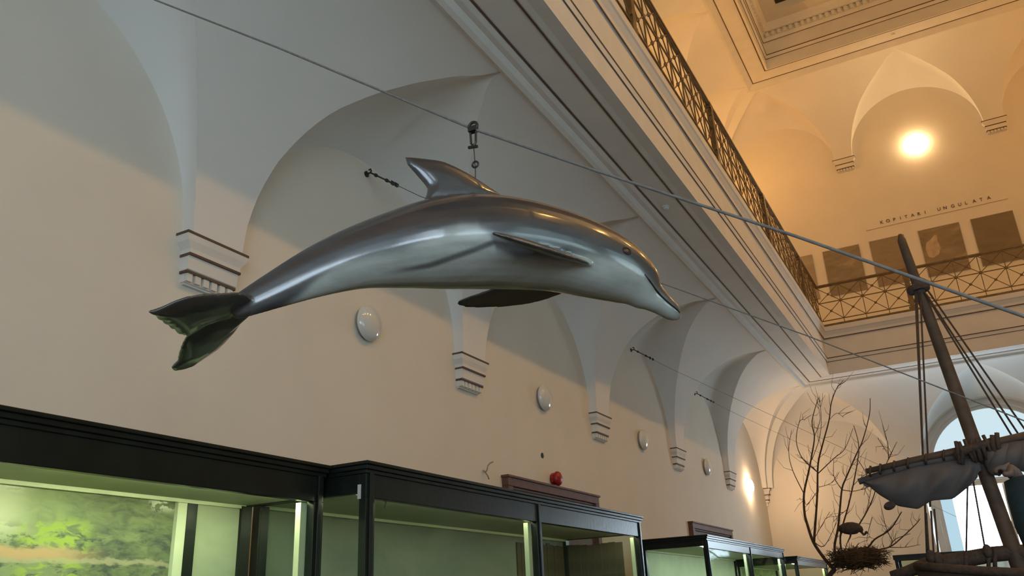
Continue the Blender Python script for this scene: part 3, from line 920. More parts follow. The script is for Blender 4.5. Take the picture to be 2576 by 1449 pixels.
# ------------------------------------------------------------------ display cases
def text_mesh(txt, size, depth):
    cu = bpy.data.curves.new('t', 'FONT'); cu.body = txt; cu.size = size; cu.extrude = depth; cu.align_x = 'CENTER'; cu.align_y = 'CENTER'
    o = bpy.data.objects.new('t', cu); COL.objects.link(o)
    me = bpy.data.meshes.new_from_object(o.evaluated_get(bpy.context.evaluated_depsgraph_get()))
    bpy.data.objects.remove(o)
    return me
def show_case(label, xf, y0, y1, H, hb, posts, back, post_w=.09, ceil=None, tubes=True, left_side=True, right_side=True, cornice=.04, tube=None):
    """glazed wall case standing against the left wall; xf is its front"""
    xb = -4.311; zb = .70
    root = thing('display_case', label, 'display case', ((xf + xb) / 2, (y0 + y1) / 2, 0), 'display cases along the left wall')
    obj('base', MB().box((xb, y0, 0), (xf, y1, zb)).box((xb, y0 - .0, zb - .04), (xf + .03, y1, zb)), M_CASE, root, bevel=.005)
    obj('header', MB().box((xf - .05, y0, hb), (xf, y1, H - .06)).box((xb, y0, hb + .03), (xf - .05, y0 + .045, H - .06)).box((xb, y1 - .045, hb + .03), (xf - .05, y1, H - .06)), M_CASE, root, bevel=.004)
    co = MB()
    for k, (o_, z0, z1) in enumerate(((.012, H - .075, H - .05), (.026, H - .05, H - .022), (cornice, H - .022, H))):
        co.box((xb, y0 - o_, z0), (xf + o_, y1 + o_ * .6, z1))
    obj('cornice', co, M_CASE, root, bevel=.004)
    for i, p in enumerate(posts):
        a = p - post_w / 2; b_ = p + post_w / 2
        if i == 0: a, b_ = y0, y0 + post_w
        if i == len(posts) - 1: a, b_ = y1 - post_w, y1
        po = MB().box((xf - .055, a, zb), (xf + .002, b_, hb + .001))
        po.box((xf, a + post_w * .3, zb), (xf + .014, b_ - post_w * .3, H - .07))
        obj('post', po, M_CASE, root, bevel=.003)
        if i in (0, len(posts) - 1):
            obj('rear_post', MB().box((xb, a, zb), (xb + .06, b_, hb + .03)), M_CASE, root)
    for p, q in zip(posts, posts[1:]):
        obj('pane', MB().box((xf - .025, p, zb), (xf - .019, q, hb + .005)), M_GLASS, root)
        st = MB().box((xf - .10, q - post_w / 2 - .06, zb), (xf - .058, q - post_w / 2, hb - .005))
        obj('inner_stile', st, M_CASEWHITE, root)
    for flag, yy in ((left_side, y0 + .012), (right_side, y1 - .018)):
        if flag: obj('side_pane', MB().box((xb + .06, yy, zb), (xf - .055, yy + .006, hb + .03)), M_GLASS, root)
    obj('back_panel', MB().box((xb, y0 + .02, zb), (xb + .02, y1 - .02, hb + .04)), back, root)
    zc = ceil or hb + .036
    obj('case_ceiling', MB().box((xb, y0 + .05, zc), (xf - .145, y1 - .05, zc + .02)), M_CASEWHITE, root)
    obj('roof', MB().box((xb, y0 + .01, H - .08), (xf - .01, y1 - .01, H - .06)), M_CASE, root)
    obj('light_ledge', MB().box((xb + .02, y0 + .05, zc - .022), (xb + .055, y1 - .05, zc)), M_CASEWHITE, root)
    if tubes:
        a = y0 + .15
        while a < y1 - .3:
            b_ = min(a + 1.3, y1 - .12)
            obj('light_tube', MB().tube([(xf - .098, a, zc + .004), (xf - .098, b_, zc + .004)], .018, 10), tube or M_TUBE, root, smooth=True)
            a += 1.45
    return root

cA = show_case('long dark case at the left edge with a painted landscape inside', -3.636, .78, 4.207, 2.5305, 2.297, [.78, 4.17], M_LAND, left_side=False, right_side=False, tube=M_TUBE_BRIGHT)
XK = -4.29
obj('partition', MB().box((XK, 3.605, .70), (XK + .03, 3.675, 2.31)), M_CASEWHITE, cA)
obj('partition_post', MB().box((XK, 3.675, .70), (XK + .035, 3.752, 2.31)), M_CASE, cA)
obj('back_panel', MB().box((XK, 3.752, .70), (XK + .017, 4.155, 2.344)), mat_painting('grey_green_board', 12, [(.30, .35, .22), (.38, .43, .28), (.33, .37, .25)], 2.0), cA)

cB = show_case('tall dark glazed case with the number 7, below the dolphin', -3.35, 4.276, 9.262, 2.535, 2.31, [4.276, 6.70, 9.262], M_SEA)
sv = text_mesh('7', .065, .001); sv.materials.append(M_BLACK)
so = bpy.data.objects.new('number', sv); COL.objects.link(so); so.parent = cB; so.matrix_parent_inverse = Matrix.Translation(-Vector(cB.location))
so.matrix_basis = Matrix.Translation(at(969, 1270, 0, -3.363)) @ Matrix(((0, 0, 1, 0), (1, 0, 0, 0), (0, 1, 0, 0), (0, 0, 0, 1)))
pL = at(904, 1237, 1, 4.274)
obj('white_tag', MB().box(pL + Vector((-.012, -.004, -.045)), pL + Vector((.012, .002, .045))), M_WHITE, cB)
pk = MB().box((-.0, -.042, 0), (.012, .042, 1.56)).mesh('plank'); pk.materials.append(M_PLANK)
pls = []
y = 8.05
while y < 9.17:
    pls.append(((XK + random.uniform(0, .006), y, .71 + random.uniform(-.005, .02)), None)); y += .088
copies('plank', pk, pls, cB)
pls = []
x = XK + .06
while x < -3.60:
    pls.append(((x, 9.215 + random.uniform(0, .006), .71 + random.uniform(-.005, .02)), Matrix.Rotation(pi / 2, 3, 'Z'))); x += .088
copies('plank', pk, pls, cB)

cC = show_case('bright case with pale interior, third from the camera', -3.35, 11.859, 17.0, 2.47, 2.2925, [11.859, 14.37, 17.0], M_CASEWHITE, post_w=.07, tube=M_TUBE_WHITE)
cD = show_case('small far case with leafy backdrop in the corner', -3.16, 17.18, 20.69, 2.333, 2.171, [17.18, 20.69], M_LEAFY, post_w=.07, tube=M_TUBE_MID)

# free-standing case frame in front of the far window
pe = at(2248, 1397, 1, 19.0)
cE = thing('display_case', 'free-standing case with thin black frame in front of the bright window', 'display case', (pe.x + 1.4, 19.3, 0))
ex0, ex1, ey0, ey1, eH = pe.x, pe.x + 2.8, 19.0, 19.8, pe.z
obj('base', MB().box((ex0, ey0, 0), (ex1, ey1, .8)), M_CASE, cE, bevel=.005)
for a in (ex0, ex1 - .06):
    for c in (ey0, ey1 - .06):
        obj('post', MB().box((a, c, .8), (a + .06, c + .06, eH - .09)), M_CASE, cE)
obj('top_frame', MB().box((ex0 - .02, ey0 - .02, eH - .09), (ex1, ey0 + .05, eH)).box((ex0 - .02, ey1 - .05, eH - .09), (ex1, ey1 + .02, eH)).box((ex0 - .02, ey0, eH - .09), (ex0 + .05, ey1, eH)).box((ex1 - .05, ey0, eH - .09), (ex1, ey1, eH)), M_CASE, cE)
for c in (ey0 + .03, ey1 - .03):
    obj('pane', MB().box((ex0 + .06, c - .003, .8), (ex1 - .06, c + .003, eH - .09)), M_GLASS, cE)

# ------------------------------------------------------------------ small things on the walls
def alarm_bell():
    p = Vector((XL, 10.47, 3.262))
    root = thing('alarm_bell', 'small red fire alarm bell on top of the brown door frame', 'alarm bell', p)
    obj('housing', MB().lathe([(.075, 0), (.085, .02), (.085, .06), (.06, .075)], p, (1, 0, 0), 10), M_RED, root, bevel=.006)
    obj('gong', MB().lathe([(.03, .07), (.098, .075), (.10, .095), (.085, .12), (.05, .14), (0.001, .145)], p, (1, 0, 0), 20), M_RED, root, smooth=True)
alarm_bell()
ph = at(1364, 1146, 0, XL)
hl = thing('cable_outlet', 'small dark oval cable outlet on the wall above the alarm bell', 'outlet', ph)
obj('rim', MB().lathe([(.038, 0), (.04, .006), (.03, .01)], ph, (1, 0, 0), 18), M_STEEL, hl)
obj('socket', MB().lathe([(.028, .004), (.026, .012), (.002, .013)], ph, (1, 0, 0), 18), M_BLACK, hl)
pc = at(1225, 1185, 0, XL)
M_CABLE = mat_simple('pale_cable', (.30, .26, .20), .6)
cb = thing('loose_cable', 'loose cable stub sticking out of the wall left of the door frame', 'cable', pc)
obj('cable', MB().tube([at(1216, 1184, 0, XL) , at(1221, 1188, 0, XL + .05), at(1225, 1183, 0, XL + .07), at(1227, 1172, 0, XL + .06), at(1233, 1165, 0, XL + .09), at(1240, 1162, 0, XL + .1)], .008, 6), M_CABLE, cb, smooth=True)
obj('cable_end', MB().tube([at(1221, 1188, 0, XL + .05), at(1227, 1197, 0, XL + .06), at(1230, 1205, 0, XL + .05)], .007, 6), M_CABLE, cb, smooth=True)
def detector(P, label):
    root = thing('smoke_detector', label, 'smoke detector', P, 'smoke detectors')
    obj('base', MB().lathe([(.055, 0), (.055, .018)], P, (0, 0, -1), 20), M_WHITE, root)
    obj('cap', MB().lathe([(.045, .018), (.04, .035), (.02, .042), (.001, .043)], P, (0, 0, -1), 20), M_WHITE, root, smooth=True)
detector(Vector((-2.9, 10.32, 6.80)), 'small white smoke detector under the gallery soffit beside the rope')
detector(Vector((.83, 22.07, 16.12)), 'small white smoke detector on the upper ceiling edge over the lunette')

# posters, lettering and rail on the far gallery wall
for i, (x0, x1, lab) in enumerate(((-3.62, -2.60, 'pale poster half hidden by the corner of the balustrade'), (-2.30, -1.29, 'dark poster on the gallery wall, second from the corner'), (-1.01, -.09, 'dark poster on the gallery wall behind the mast top'),
                                 (.28, 1.32, 'poster with a pale animal shape right of the mast'), (1.60, 2.62, 'plain dark brown poster, farthest right on the gallery wall'))):
    root = thing('poster', lab, 'poster', ((x0 + x1) / 2, YB, 9.62), 'posters on the far gallery wall')
    obj('board', MB().box((x0, YB - .03, 9.62), (x1, YB - .002, 11.02)), M_LAMPBASE, root)
    obj('print', MB().box((x0 + .012, YB - .034, 9.632), (x1 - .012, YB - .03, 11.008)), POSTERS[i], root)
    if i == 3:
        an = MB(); rr = random.Random(4)
        pts = [(.36, 10.42), (.42, 10.62), (.56, 10.70), (.66, 10.80), (.72, 10.78), (.70, 10.60), (.74, 10.40), (.66, 10.22), (.50, 10.14), (.40, 10.20)]
        an.v = [(a, YB - .0345, z) for a, z in pts] + [(a, YB - .036, z) for a, z in pts]; K = len(pts)
        an.f = [tuple(range(K)), tuple(range(2 * K - 1, K - 1, -1))] + [(k, (k + 1) % K, K + (k + 1) % K, K + k) for k in range(K)]
        obj('print_shape', an, mat_simple('pale_print', (.46, .36, .25), .8, var=.2, scale=6), root)
let = thing('wall_lettering', 'dark letters KOPITARI UNGULATA in a row on the far gallery wall', 'lettering', (.8, YB, 11.52))
xs = [140, 265, 390, 510, 622, 750, 868, 990, 1253, 1368, 1512, 1642, 1758, 1908, 2033, 2173]
lx0, lx1 = -.57, 2.17
for ch, q in zip('KOPITARIUNGULATA', xs):
    me = text_mesh(ch, .135, .006); me.materials.append(M_LINE)
    o = bpy.data.objects.new('letter', me); COL.objects.link(o); o.parent = let; o.matrix_parent_inverse = Matrix.Translation(-Vector(let.location))
    o.matrix_basis = Matrix.Translation((lx0 + (lx1 - lx0) * (q - 140) / (2173 - 140), YB - .008, 11.525)) @ Matrix.Rotation(pi / 2, 4, 'X')
tr_ = obj('picture_rail', MB().box((-1.02, YB - .012, 11.372), (2.60, YB - .001, 11.388)), mat_simple('beige_rail', (.42, .36, .29), .7))
tag(tr_, 'thin picture rail under the lettering on the far gallery wall', 'rail')

# ------------------------------------------------------------------ sailing boat with mast, yard and furled sail
YS = 9.0
S_ = lambda u, v, dy=0.0: at(u, v, 1, YS + dy)
mt0 = S_(2572, 1449); mt1 = S_(2263, 592)
mdir = (mt0 - mt1).normalized()
foot = mt0 + mdir * ((mt0.z - .45) / -mdir.z)
boat = thing('sailing_boat', 'old wooden boat with leaning mast, rigging and furled grey sail at the right', 'boat', (foot.x, foot.y, 0))
mp_ = [foot, mt0, S_(2507, 1268), S_(2448, 1105), S_(2405, 985), S_(2349, 830), S_(2310, 722), S_(2284, 650), S_(2268, 605), S_(2264, 590)]
obj('mast', MB().tube(mp_, [.075, .07, .066, .064, .062, .056, .05, .046, .042, .018], 14), M_MAST, boat, smooth=True)
rp = S_(2310, 726)
mr = MB().lathe([(.055, -.03), (.105, -.035), (.112, 0), (.105, .03), (.055, .035)], rp, mdir * -1, 16)
obj('mast_ring', mr, M_DARKROPE, boat, bevel=.008)
ya = S_(2178, 1186, -.12); yb = S_(2470, 1122, -.12); yc = S_(2620, 1086, -.12)
obj('yard', MB().tube([ya, S_(2300, 1158, -.12), yb, yc], [.026, .034, .04, .036], 10), M_MAST, boat, smooth=True)
ga = S_(2160, 1212, -.1); gb = S_(2440, 1142, -.1); gc = S_(2620, 1108, -.1)
obj('sail_spar', MB().tube([ga, S_(2300, 1166, -.1), gb, gc], [.03, .036, .04, .036], 10), M_SAIL, boat, smooth=True)
def sail(top, bot, name, depth):
    """hanging bundle of cloth between an upper and a lower edge, bulging and creased"""
    rows = []; n = 40; mrow = 14
    for j in range(mrow + 1):
        r_ = []
        for i in range(n + 1):
            t = i / n
            u0, v0 = [lerp_tab([(k / (len(top) - 1), p[c]) for k, p in enumerate(top)], t) for c in (0, 1)]
            u1, v1 = [lerp_tab([(k / (len(bot) - 1), p[c]) for k, p in enumerate(bot)], t) for c in (0, 1)]
            q = j / mrow
            dy = -depth * sin(pi * q) * sin(pi * min(max(t, .04), .96)) ** .5 + .02 * sin(9 * t * pi + 2 * q) * sin(pi * q) + .012 * sin(23 * t + 7 * q) * sin(pi * q)
            r_.append(S_(u0 + (u1 - u0) * q, v0 + (v1 - v0) * q, -.1 + dy))
        rows.append(r_)
    mb = MB().grid(rows)
    o = obj(name, mb, M_SAIL, boat, smooth=True)
    so_ = o.modifiers.new('thick', 'SOLIDIFY'); so_.thickness = .05
    sb = o.modifiers.new('sub', 'SUBSURF'); sb.levels = 1; sb.render_levels = 1
    return o
sail([(2172, 1210), (2230, 1192), (2300, 1170), (2380, 1157), (2440, 1146), (2462, 1152)], [(2172, 1212), (2210, 1246), (2258, 1276), (2310, 1284), (2345, 1262), (2400, 1258), (2440, 1225), (2462, 1200)], 'sail', .13)
sail([(2486, 1135), (2520, 1125), (2560, 1118), (2620, 1108)], [(2488, 1160), (2500, 1190), (2560, 1175), (2620, 1190)], 'sail', .08)
kn = S_(2238, 1272, -.15)
obj('knot', MB().ellipsoid(kn, Vector((.055, 0, .01)), Vector((0, .04, 0)), Vector((0, 0, .04)), 12, 8), M_DARKROPE, boat, smooth=True)
rl = random.Random(3)
lash = MB()
for k in range(9):
    u = 2410 + k * 12.5
    v = 1127 - (u - 2470) * .22
    c = S_(u, v + rl.uniform(-6, 4), -.14)
    lash.tube([c + Vector((rl.uniform(-.02, .02), -.05, .09)), c + Vector((0, -.06, 0)), c + Vector((rl.uniform(-.03, .03), -.03, -.11))], rl.uniform(.012, .024), 6)
lash.tube([S_(2405, 1148, -.16), S_(2440, 1128, -.2), S_(2475, 1118, -.18), S_(2500, 1110, -.16)], .04, 8)
lash.ellipsoid(S_(2462, 1140, -.08), Vector((.10, 0, .02)), Vector((0, .09, 0)), Vector((0, 0, .10)), 12, 8)
obj('lashing', lash, M_DARKROPE, boat, smooth=True)
for u in (2190, 2215, 2250, 2285, 2330, 2375):
    v = 1183 - (u - 2178) * .22
    obj('tie', MB().tube([S_(u, v - 8, -.16), S_(u - 2, v + 8, -.17), S_(u, v + 18, -.13)], .012, 6), M_DARKROPE, boat, smooth=True)
for a, b in (((2302, 730), (2328, 1290)), ((2315, 735), (2340, 1275)), ((2330, 1290), (2340, 1440)), ((2342, 1285), (2352, 1440)), ((2306, 732), (2333, 1430)), ((2350, 1280), (2365, 1440)),
             ((2325, 735), (2560, 1120)), ((2335, 732), (2592, 1100)), ((2330, 740), (2600, 1150)), ((2434, 1220), (2430, 1420)), ((2448, 1210), (2480, 1392))):
    obj('shroud', MB().tube([S_(*a, -.05), S_(*b, -.05)], .0095, 6), M_DARKROPE, boat, smooth=True)
bm0, bm1 = S_(2284, 1437), S_(2640, 1382)
obj('boom', MB().tube([S_(2240, 1446), bm0, S_(2330, 1422), S_(2420, 1408), S_(2500, 1394), bm1], [.03, .05, .068, .07, .068, .06], 12), M_DARKROPE, boat, smooth=True)
for u, v in ((2345, 1437), (2365, 1434), (2430, 1428), (2487, 1420), (2503, 1418)):
    obj('tie', MB().tube([S_(u, v - 40, -.06), S_(u, v + 16, -.06)], .02, 6), M_DARKROPE, boat, smooth=True)
for u, v in ((2484, 1386), (2342, 1400), (2360, 1405)):
    obj('block', MB().ellipsoid(S_(u, v, -.08), Vector((.04, 0, 0)), Vector((0, .03, 0)), Vector((0, 0, .06)), 10, 8), M_DARKROPE, boat, smooth=True)
# hull: a lofted open boat lying across the hall
hull = []
hx0, hx1 = foot.x - .95, foot.x + 3.6
NH = 18
for i in range(NH + 1):
    t = i / NH; x = hx0 + (hx1 - hx0) * t
    w = .78 * (sin(pi * (t * .96 + .02))) ** .55
    sheer = 1.62 + .20 * (2 * t - 1) ** 2; keel = .35 + .35 * abs(2 * t - 1) ** 3
    r_ = []
    for k in range(13):
        a = pi * k / 12
        r_.append((x, YS - w * cos(a), sheer - (sheer - keel) * sin(a) ** .7))
    hull.append(r_)
ho = obj('hull', MB().grid(hull), M_MAST, boat, smooth=True)
hm = ho.modifiers.new('t', 'SOLIDIFY'); hm.thickness = .04
for sg in (0, 12):
    obj('gunwale', MB().tube([r_[sg] for r_ in hull], .04, 8), M_DARKROPE, boat, smooth=True)
for x in (foot.x + .2, foot.x + 2.4):
    obj('cradle', MB().box((x - .05, YS - .6, 0), (x + .05, YS + .6, .45)), M_MAST, boat)

# ------------------------------------------------------------------ bare tree with nest and bird
YT = 18.0
CT = lambda x, y, dy=0.0: at(1960 + x / 2.905, 950 + y / 2.905, 1, YT + dy)
tree = thing('bare_tree', 'bare branching tree rising in front of the far wall', 'tree', (CT(360, 1449).x, YT, 0))
rt = random.Random(11)
def branch(pts, r0, r1, dy0, dy1, name='branch'):
    n = len(pts)
    P = [CT(x, y, dy0 + (dy1 - dy0) * i / (n - 1)) for i, (x, y) in enumerate(pts)]
    P = [Vector(p) for p in catmull([tuple(p) for p in P], 4)]
    R = [r0 + (r1 - r0) * i / (len(P) - 1) for i in range(len(P))]
    obj(name, MB().tube(P, R, 7), M_BARK, tree, smooth=True)
    return P, R
tb0 = CT(365, 1449)
obj('trunk', MB().tube([(tb0.x - .25, YT, 0), (tb0.x - .12, YT, .9), tb0, CT(410, 1395)], [.085, .07, .055, .045], 10), M_BARK, tree, smooth=True)
BR = [([(405, 1405), (330, 1320), (250, 1200), (205, 1070), (185, 985), (182, 845), (215, 690), (240, 560), (258, 430), (240, 320), (285, 150)], .036, .007, 0, .5),
      ([(255, 1205), (262, 1100), (270, 1000), (280, 830), (285, 630), (320, 480), (365, 310), (380, 190), (420, 80), (470, 20)], .026, .006, .1, -.4),
      ([(410, 1390), (415, 1330), (405, 1230), (430, 1100), (445, 950), (460, 810), (490, 730), (560, 570), (610, 460), (660, 270), (665, 150)], .028, .006, 0, -.6),
      ([(480, 1330), (455, 1260), (450, 1140), (500, 960), (540, 790), (575, 600), (580, 480), (545, 350)], .022, .006, .1, .5),
      ([(430, 1375), (520, 1330), (640, 1250), (700, 1180), (810, 1110), (895, 980)], .024, .010, 0, -.3),
      ([(500, 1300), (640, 1270), (800, 1240), (900, 1165), (1000, 1070), (1030, 1030)], .018, .006, .1, .4),
      ([(560, 1120), (590, 1065), (640, 980), (690, 870), (720, 750)], .017, .008, .1, .2)]
TW = [([(285, 700), (400, 590), (480, 520), (540, 370)], .011), ([(280, 690), (170, 590), (125, 460), (150, 320), (190, 310)], .011), ([(180, 845), (100, 680), (70, 540), (90, 390)], .010),
      ([(455, 815), (400, 720), (400, 600)], .008), ([(460, 820), (560, 828), (700, 780)], .009), ([(810, 1240), (850, 1180), (960, 1140)], .010), ([(810, 1240), (920, 1240), (1030, 1220)], .008),
      ([(255, 1200), (330, 1230), (420, 1060)], .010), ([(258, 430), (300, 300), (275, 170)], .007), ([(240, 600), (300, 420), (305, 250), (290, 140)], .007), ([(280, 690), (230, 640), (130, 560)], .008),
      ([(800, 600), (790, 470), (755, 340)], .008), ([(760, 690), (805, 580), (860, 470)], .009), ([(720, 440), (770, 520), (805, 570)], .006), ([(830, 1200), (780, 1090), (750, 960)], .008),
      ([(640, 980), (660, 880), (690, 700)], .008), ([(680, 1020), (650, 1130), (640, 1200)], .007), ([(180, 845), (200, 930), (270, 840)], .006), ([(290, 800), (380, 770), (440, 690)], .006),
      ([(250, 1190), (300, 1100), (370, 980)], .007), ([(500, 960), (440, 1010), (390, 1060)], .006), ([(575, 600), (640, 720), (620, 860)], .007), ([(540, 790), (600, 730), (660, 690)], .006), ([(365, 310), (420, 260), (470, 290)], .005)]
allp = []
for pts, r0, r1, a, b_ in BR: allp.append(branch(pts, r0, r1, a, b_))
for pts, r0 in TW: allp.append(branch(pts, r0, .004, rt.uniform(-.2, .2), rt.uniform(-.5, .5)))
tw = MB()
for P, R in allp:
    for k in range(len(P) // 2):
        i = rt.randrange(len(P) // 4, len(P) - 1)
        d = (P[i + 1] - P[i]).normalized()
        s = Vector((rt.uniform(-1, 1), rt.uniform(-.6, .6), rt.uniform(-.2, 1))).normalized()
        L = rt.uniform(.1, .42)
        p1 = P[i] + (d * .6 + s).normalized() * L * .5; p2 = p1 + (d * .9 + s * .5 + Vector((0, 0, .3))).normalized() * L * .6
        tw.tube([P[i], p1, p2], [.0045, .0035, .002], 4)
to = obj('twigs', tw, M_BARK, tree); to['kind'] = 'stuff'
# nest
nc = CT(575, 1315)
nest = thing('nest', 'large untidy stick nest in the fork of the bare tree', 'nest', nc + Vector((0, 0, -.2)))
ns = MB()
for k in range(900):
    a = rt.uniform(0, 2 * pi); rr = rt.uniform(.12, .52); zz = rt.uniform(-.20, .17) * (1.1 - rr * .8)
    c = nc + Vector((rr * cos(a) * 1.05, rr * sin(a) * .8, zz))
    tdir = Vector((-sin(a) + rt.uniform(-.7, .7), cos(a) + rt.uniform(-.7, .7), rt.uniform(-.55, .6))).normalized()
    L = rt.uniform(.08, .24)
    if k % 18 == 0: L *= 1.9
    ns.tube([c - tdir * L, c + Vector((0, 0, rt.uniform(-.02, .02))), c + tdir * L], [.004, .007, .004], 4)
no = obj('sticks', ns, M_TWIG, nest); no['kind'] = 'stuff'
obj('bowl', MB().ellipsoid(nc + Vector((0, 0, -.02)), Vector((.44, 0, 0)), Vector((0, .34, 0)), Vector((0, 0, .13)), 20, 10), M_TWIG, nest, smooth=True)
# bird standing on the nest rim
CB = lambda x, y, dy=0.0: at(2060 + x / 8.095, 1270 + y / 8.095, 1, YT - .1 + dy)
def bird():
    mb = MB()
    k = px_to_m(CB(600, 480)) / 8.095
    mb.tube([CB(390, 510), CB(430, 490), CB(500, 485), CB(600, 480), CB(700, 475), CB(790, 480), CB(850, 500), CB(880, 540)], [22 * k, 62 * k, 102 * k, 124 * k, 122 * k, 104 * k, 64 * k, 36 * k], 16)
    mb.tube([CB(850, 520), CB(885, 575), CB(910, 615), CB(935, 605), CB(955, 565)], [36 * k, 24 * k, 20 * k, 20 * k, 26 * k], 10)
    mb.ellipsoid(CB(965, 560), Vector((34 * k, 0, 0)), Vector((0, 26 * k, 0)), Vector((0, 0, 28 * k)), 12, 8)
    mb.tube([CB(985, 565), CB(1020, 600), CB(1040, 660)], [12 * k, 9 * k, 5 * k], 8)
    for pts, dy in (([(450, 560), (440, 640), (432, 780), (450, 900), (475, 980)], .06), ([(650, 570), (640, 650), (575, 780), (545, 880), (520, 960)], -.06)):
        mb.tube([CB(x, y, dy) for x, y in pts], [26 * k, 18 * k, 11 * k, 11 * k, 10 * k], 8)
    me = mb.mesh('bird_raw'); fix_normals(me)
    ob = bpy.data.objects.new('tmp', me); COL.objects.link(ob)
    rm = ob.modifiers.new('r', 'REMESH'); rm.mode = 'VOXEL'; rm.voxel_size = .011
    me2 = bpy.data.meshes.new_from_object(ob.evaluated_get(bpy.context.evaluated_depsgraph_get()))
    bpy.data.objects.remove(ob)
    for p in me2.polygons: p.use_smooth = True
    me2.materials.append(M_BIRD)
    return me2
bd = bpy.data.objects.new('bird', bird()); COL.objects.link(bd)
tag(bd, 'dark long-legged bird bending its neck, standing on the stick nest', 'bird')

# ------------------------------------------------------------------ person with raised arm at the right edge
def skin_mesh(name, nodes, edges, rad, root, mat, sub=2):
    me = bpy.data.meshes.new(name); me.from_pydata([tuple(n) for n in nodes], edges, [])
    o = bpy.data.objects.new('tmp', me); COL.objects.link(o)
    o.modifiers.new('skin', 'SKIN')
    for i, v in enumerate(me.skin_vertices[0].data):
        r = rad[i]; v.radius = (r, r) if not isinstance(r, tuple) else r
        v.use_root = (i == root)
    sb = o.modifiers.new('s', 'SUBSURF'); sb.levels = sub; sb.render_levels = sub
    m2 = bpy.data.meshes.new_from_object(o.evaluated_get(bpy.context.evaluated_depsgraph_get()))
    bpy.data.objects.remove(o)
    for p in m2.polygons: p.use_smooth = True
    m2.name = name
    if mat: m2.materials.append(mat)
    return m2
YP = 4.0
PX = .62
pers = thing('person', 'person in a dark teal jacket raising a hand at the right edge', 'person', (PX, YP, 0))
H_ = lambda u, v, dy=0.0: at(u, v, 1, YP + dy)
wrist = H_(2556, 1192); elbow = Vector((.235, YP - .02, 1.74)); shoulder = Vector((PX - .19, YP, 1.42))
body_n = [Vector((PX, YP, .95)), Vector((PX, YP, 1.15)), Vector((PX, YP, 1.36)), Vector((PX, YP, 1.46)), Vector((PX, YP, 1.53)), Vector((PX, YP - .01, 1.60)), Vector((PX, YP - .02, 1.70)),   # 0-6
          Vector((PX - .19, YP, 1.42)), Vector((.36, YP - .01, 1.60)), elbow, elbow.lerp(wrist, .5), wrist,                                           # 7-11 raised arm
          Vector((PX + .19, YP, 1.42)), Vector((PX + .25, YP, 1.12)), Vector((PX + .24, YP - .12, .90)),                                             # 12-14 hanging arm
          Vector((PX - .10, YP, .90)), Vector((PX - .11, YP, .50)), Vector((PX - .11, YP + .02, .10)), Vector((PX - .11, YP - .13, .045)),
          Vector((PX + .10, YP, .90)), Vector((PX + .11, YP, .50)), Vector((PX + .11, YP + .02, .10)), Vector((PX + .11, YP - .13, .045))]
body_e = [(0, 1), (1, 2), (2, 3), (3, 4), (4, 5), (5, 6), (2, 7), (7, 8), (8, 9), (9, 10), (10, 11), (2, 12), (12, 13), (13, 14), (0, 15), (15, 16), (16, 17), (17, 18), (0, 19), (19, 20), (20, 21), (21, 22)]
body_r = [.155, .145, .16, .09, .055, .075, .085, .085, .07, .072, .058, .032, .075, .05, .035, .095, .07, .045, .04, .095, .07, .045, .04]
pm = skin_mesh('body', body_n, body_e, body_r, 0, M_SKIN)
pb = bpy.data.objects.new('body', pm); COL.objects.link(pb); pb.parent = pers; pb.matrix_parent_inverse = Matrix.Translation(-Vector(pers.location))
def clothing(name, idx, grow, mat):
    mp = {k: i for i, k in enumerate(idx)}
    ns_ = [body_n[k] for k in idx]; es = [(mp[a], mp[b]) for a, b in body_e if a in mp and b in mp]
    rs = [body_r[k] + grow for k in idx]
    o = bpy.data.objects.new(name, skin_mesh(name, ns_, es, rs, 0, mat)); COL.objects.link(o); o.parent = pers; o.matrix_parent_inverse = Matrix.Translation(-Vector(pers.location))
    return o
clothing('jacket', [0, 1, 2, 3, 7, 8, 9, 10, 12, 13], .022, M_COAT)
clothing('trousers', [0, 15, 16, 17, 19, 20, 21], .014, M_TROUSER)
cuffs = H_(2561, 1204)
obj('sleeve', MB().tube([elbow, elbow.lerp(wrist, .35), elbow.lerp(wrist, .7), elbow.lerp(wrist, .93)], [.090, .088, .072, .056], 18), M_COAT, pers, smooth=True)
hd = Vector((PX, YP - .02, 1.66))
obj('hair', MB().ellipsoid(hd + Vector((0, .015, .045)), Vector((.088, 0, 0)), Vector((0, .10, 0)), Vector((0, 0, .088)), 18, 12), M_HAIR, pers, smooth=True)
fc = MB()
fc.tube([hd + Vector((0, -.085, .01)), hd + Vector((0, -.108, -.03))], [.008, .014], 8)
obj('nose', fc, M_SKIN, pers, smooth=True)
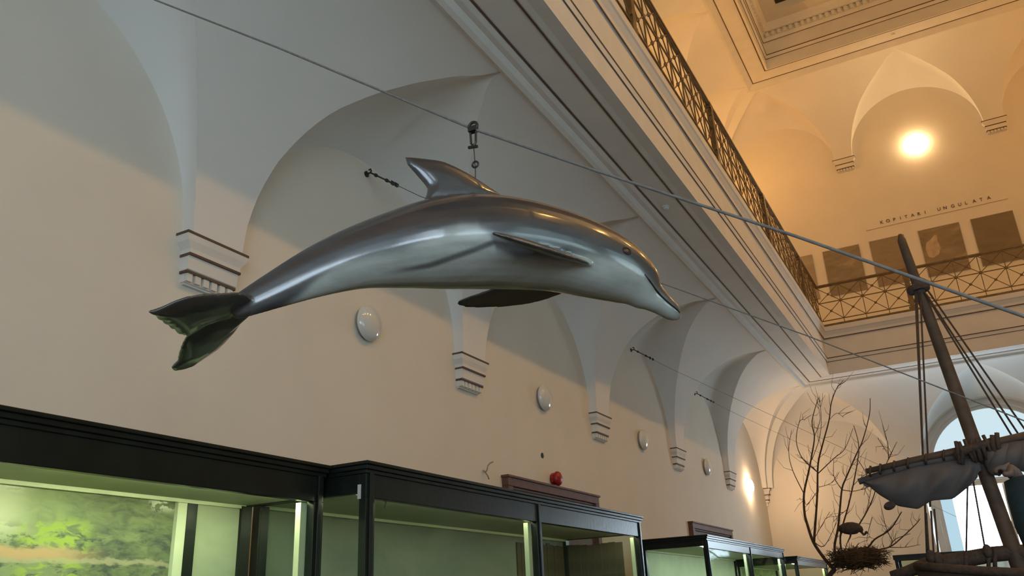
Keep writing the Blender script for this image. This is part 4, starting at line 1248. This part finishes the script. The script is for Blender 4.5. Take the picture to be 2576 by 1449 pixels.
for sx in (-1, 1):
    obj('eye', MB().ellipsoid(hd + Vector((.032 * sx, -.078, .01)), Vector((.013, 0, 0)), Vector((0, .012, 0)), Vector((0, 0, .009)), 10, 8), M_EYE, pers, smooth=True)
    obj('ear', MB().ellipsoid(hd + Vector((.085 * sx, 0, -.01)), Vector((.012, 0, 0)), Vector((0, .022, 0)), Vector((0, 0, .032)), 10, 8), M_SKIN, pers, smooth=True)
    obj('shoe', MB().ellipsoid((PX + .11 * sx, YP - .06, .05), Vector((.05, 0, 0)), Vector((0, .14, 0)), Vector((0, 0, .05)), 14, 8), M_BLACK, pers, smooth=True)
obj('mouth', MB().tube([hd + Vector((-.022, -.082, -.062)), hd + Vector((0, -.088, -.064)), hd + Vector((.022, -.082, -.062))], .004, 6), M_RED, pers, smooth=True)
# the raised hand: palm and five bent fingers pointing left, thumb above
palm0 = wrist + Vector((-.005, 0, .004))
pn = [wrist + Vector((.02, .01, -.03)), H_(2545, 1184), H_(2532, 1182)]
kn_ = [H_(2524, 1178, -.03), H_(2525, 1180, -.01), H_(2527, 1183, .012), H_(2530, 1186, .032)]
hn = list(pn); he = [(0, 1), (1, 2)]; hr = [.026, (.026, .034), (.024, .036)]
fing = [[(2512, 1176), (2503, 1183), (2507, 1192)], [(2511, 1178), (2500, 1186), (2506, 1195)], [(2514, 1182), (2504, 1190), (2511, 1196)], [(2518, 1187), (2511, 1193), (2517, 1197)]]
dys = [-.032, -.011, .012, .034]
for k in range(4):
    b0 = len(hn)
    hn.append(kn_[k]); hr.append(.0115); he.append((2, b0))
    for j, (u, v) in enumerate(fing[k]):
        hn.append(H_(u, v, dys[k])); hr.append((.0105, .0098, .0085)[j]); he.append((b0 + j, b0 + j + 1))
b0 = len(hn)
for (u, v), dy, r in (((2540, 1192), -.04, .014), ((2530, 1194), -.052, .0125), ((2521, 1190), -.05, .010)):
    hn.append(H_(u, v, dy)); hr.append(r)
he += [(1, b0), (b0, b0 + 1), (b0 + 1, b0 + 2)]
hm_ = skin_mesh('hand', hn, he, hr, 0, M_SKIN)
ho_ = bpy.data.objects.new('hand', hm_); COL.objects.link(ho_); ho_.parent = pers; ho_.matrix_parent_inverse = Matrix.Translation(-Vector(pers.location))
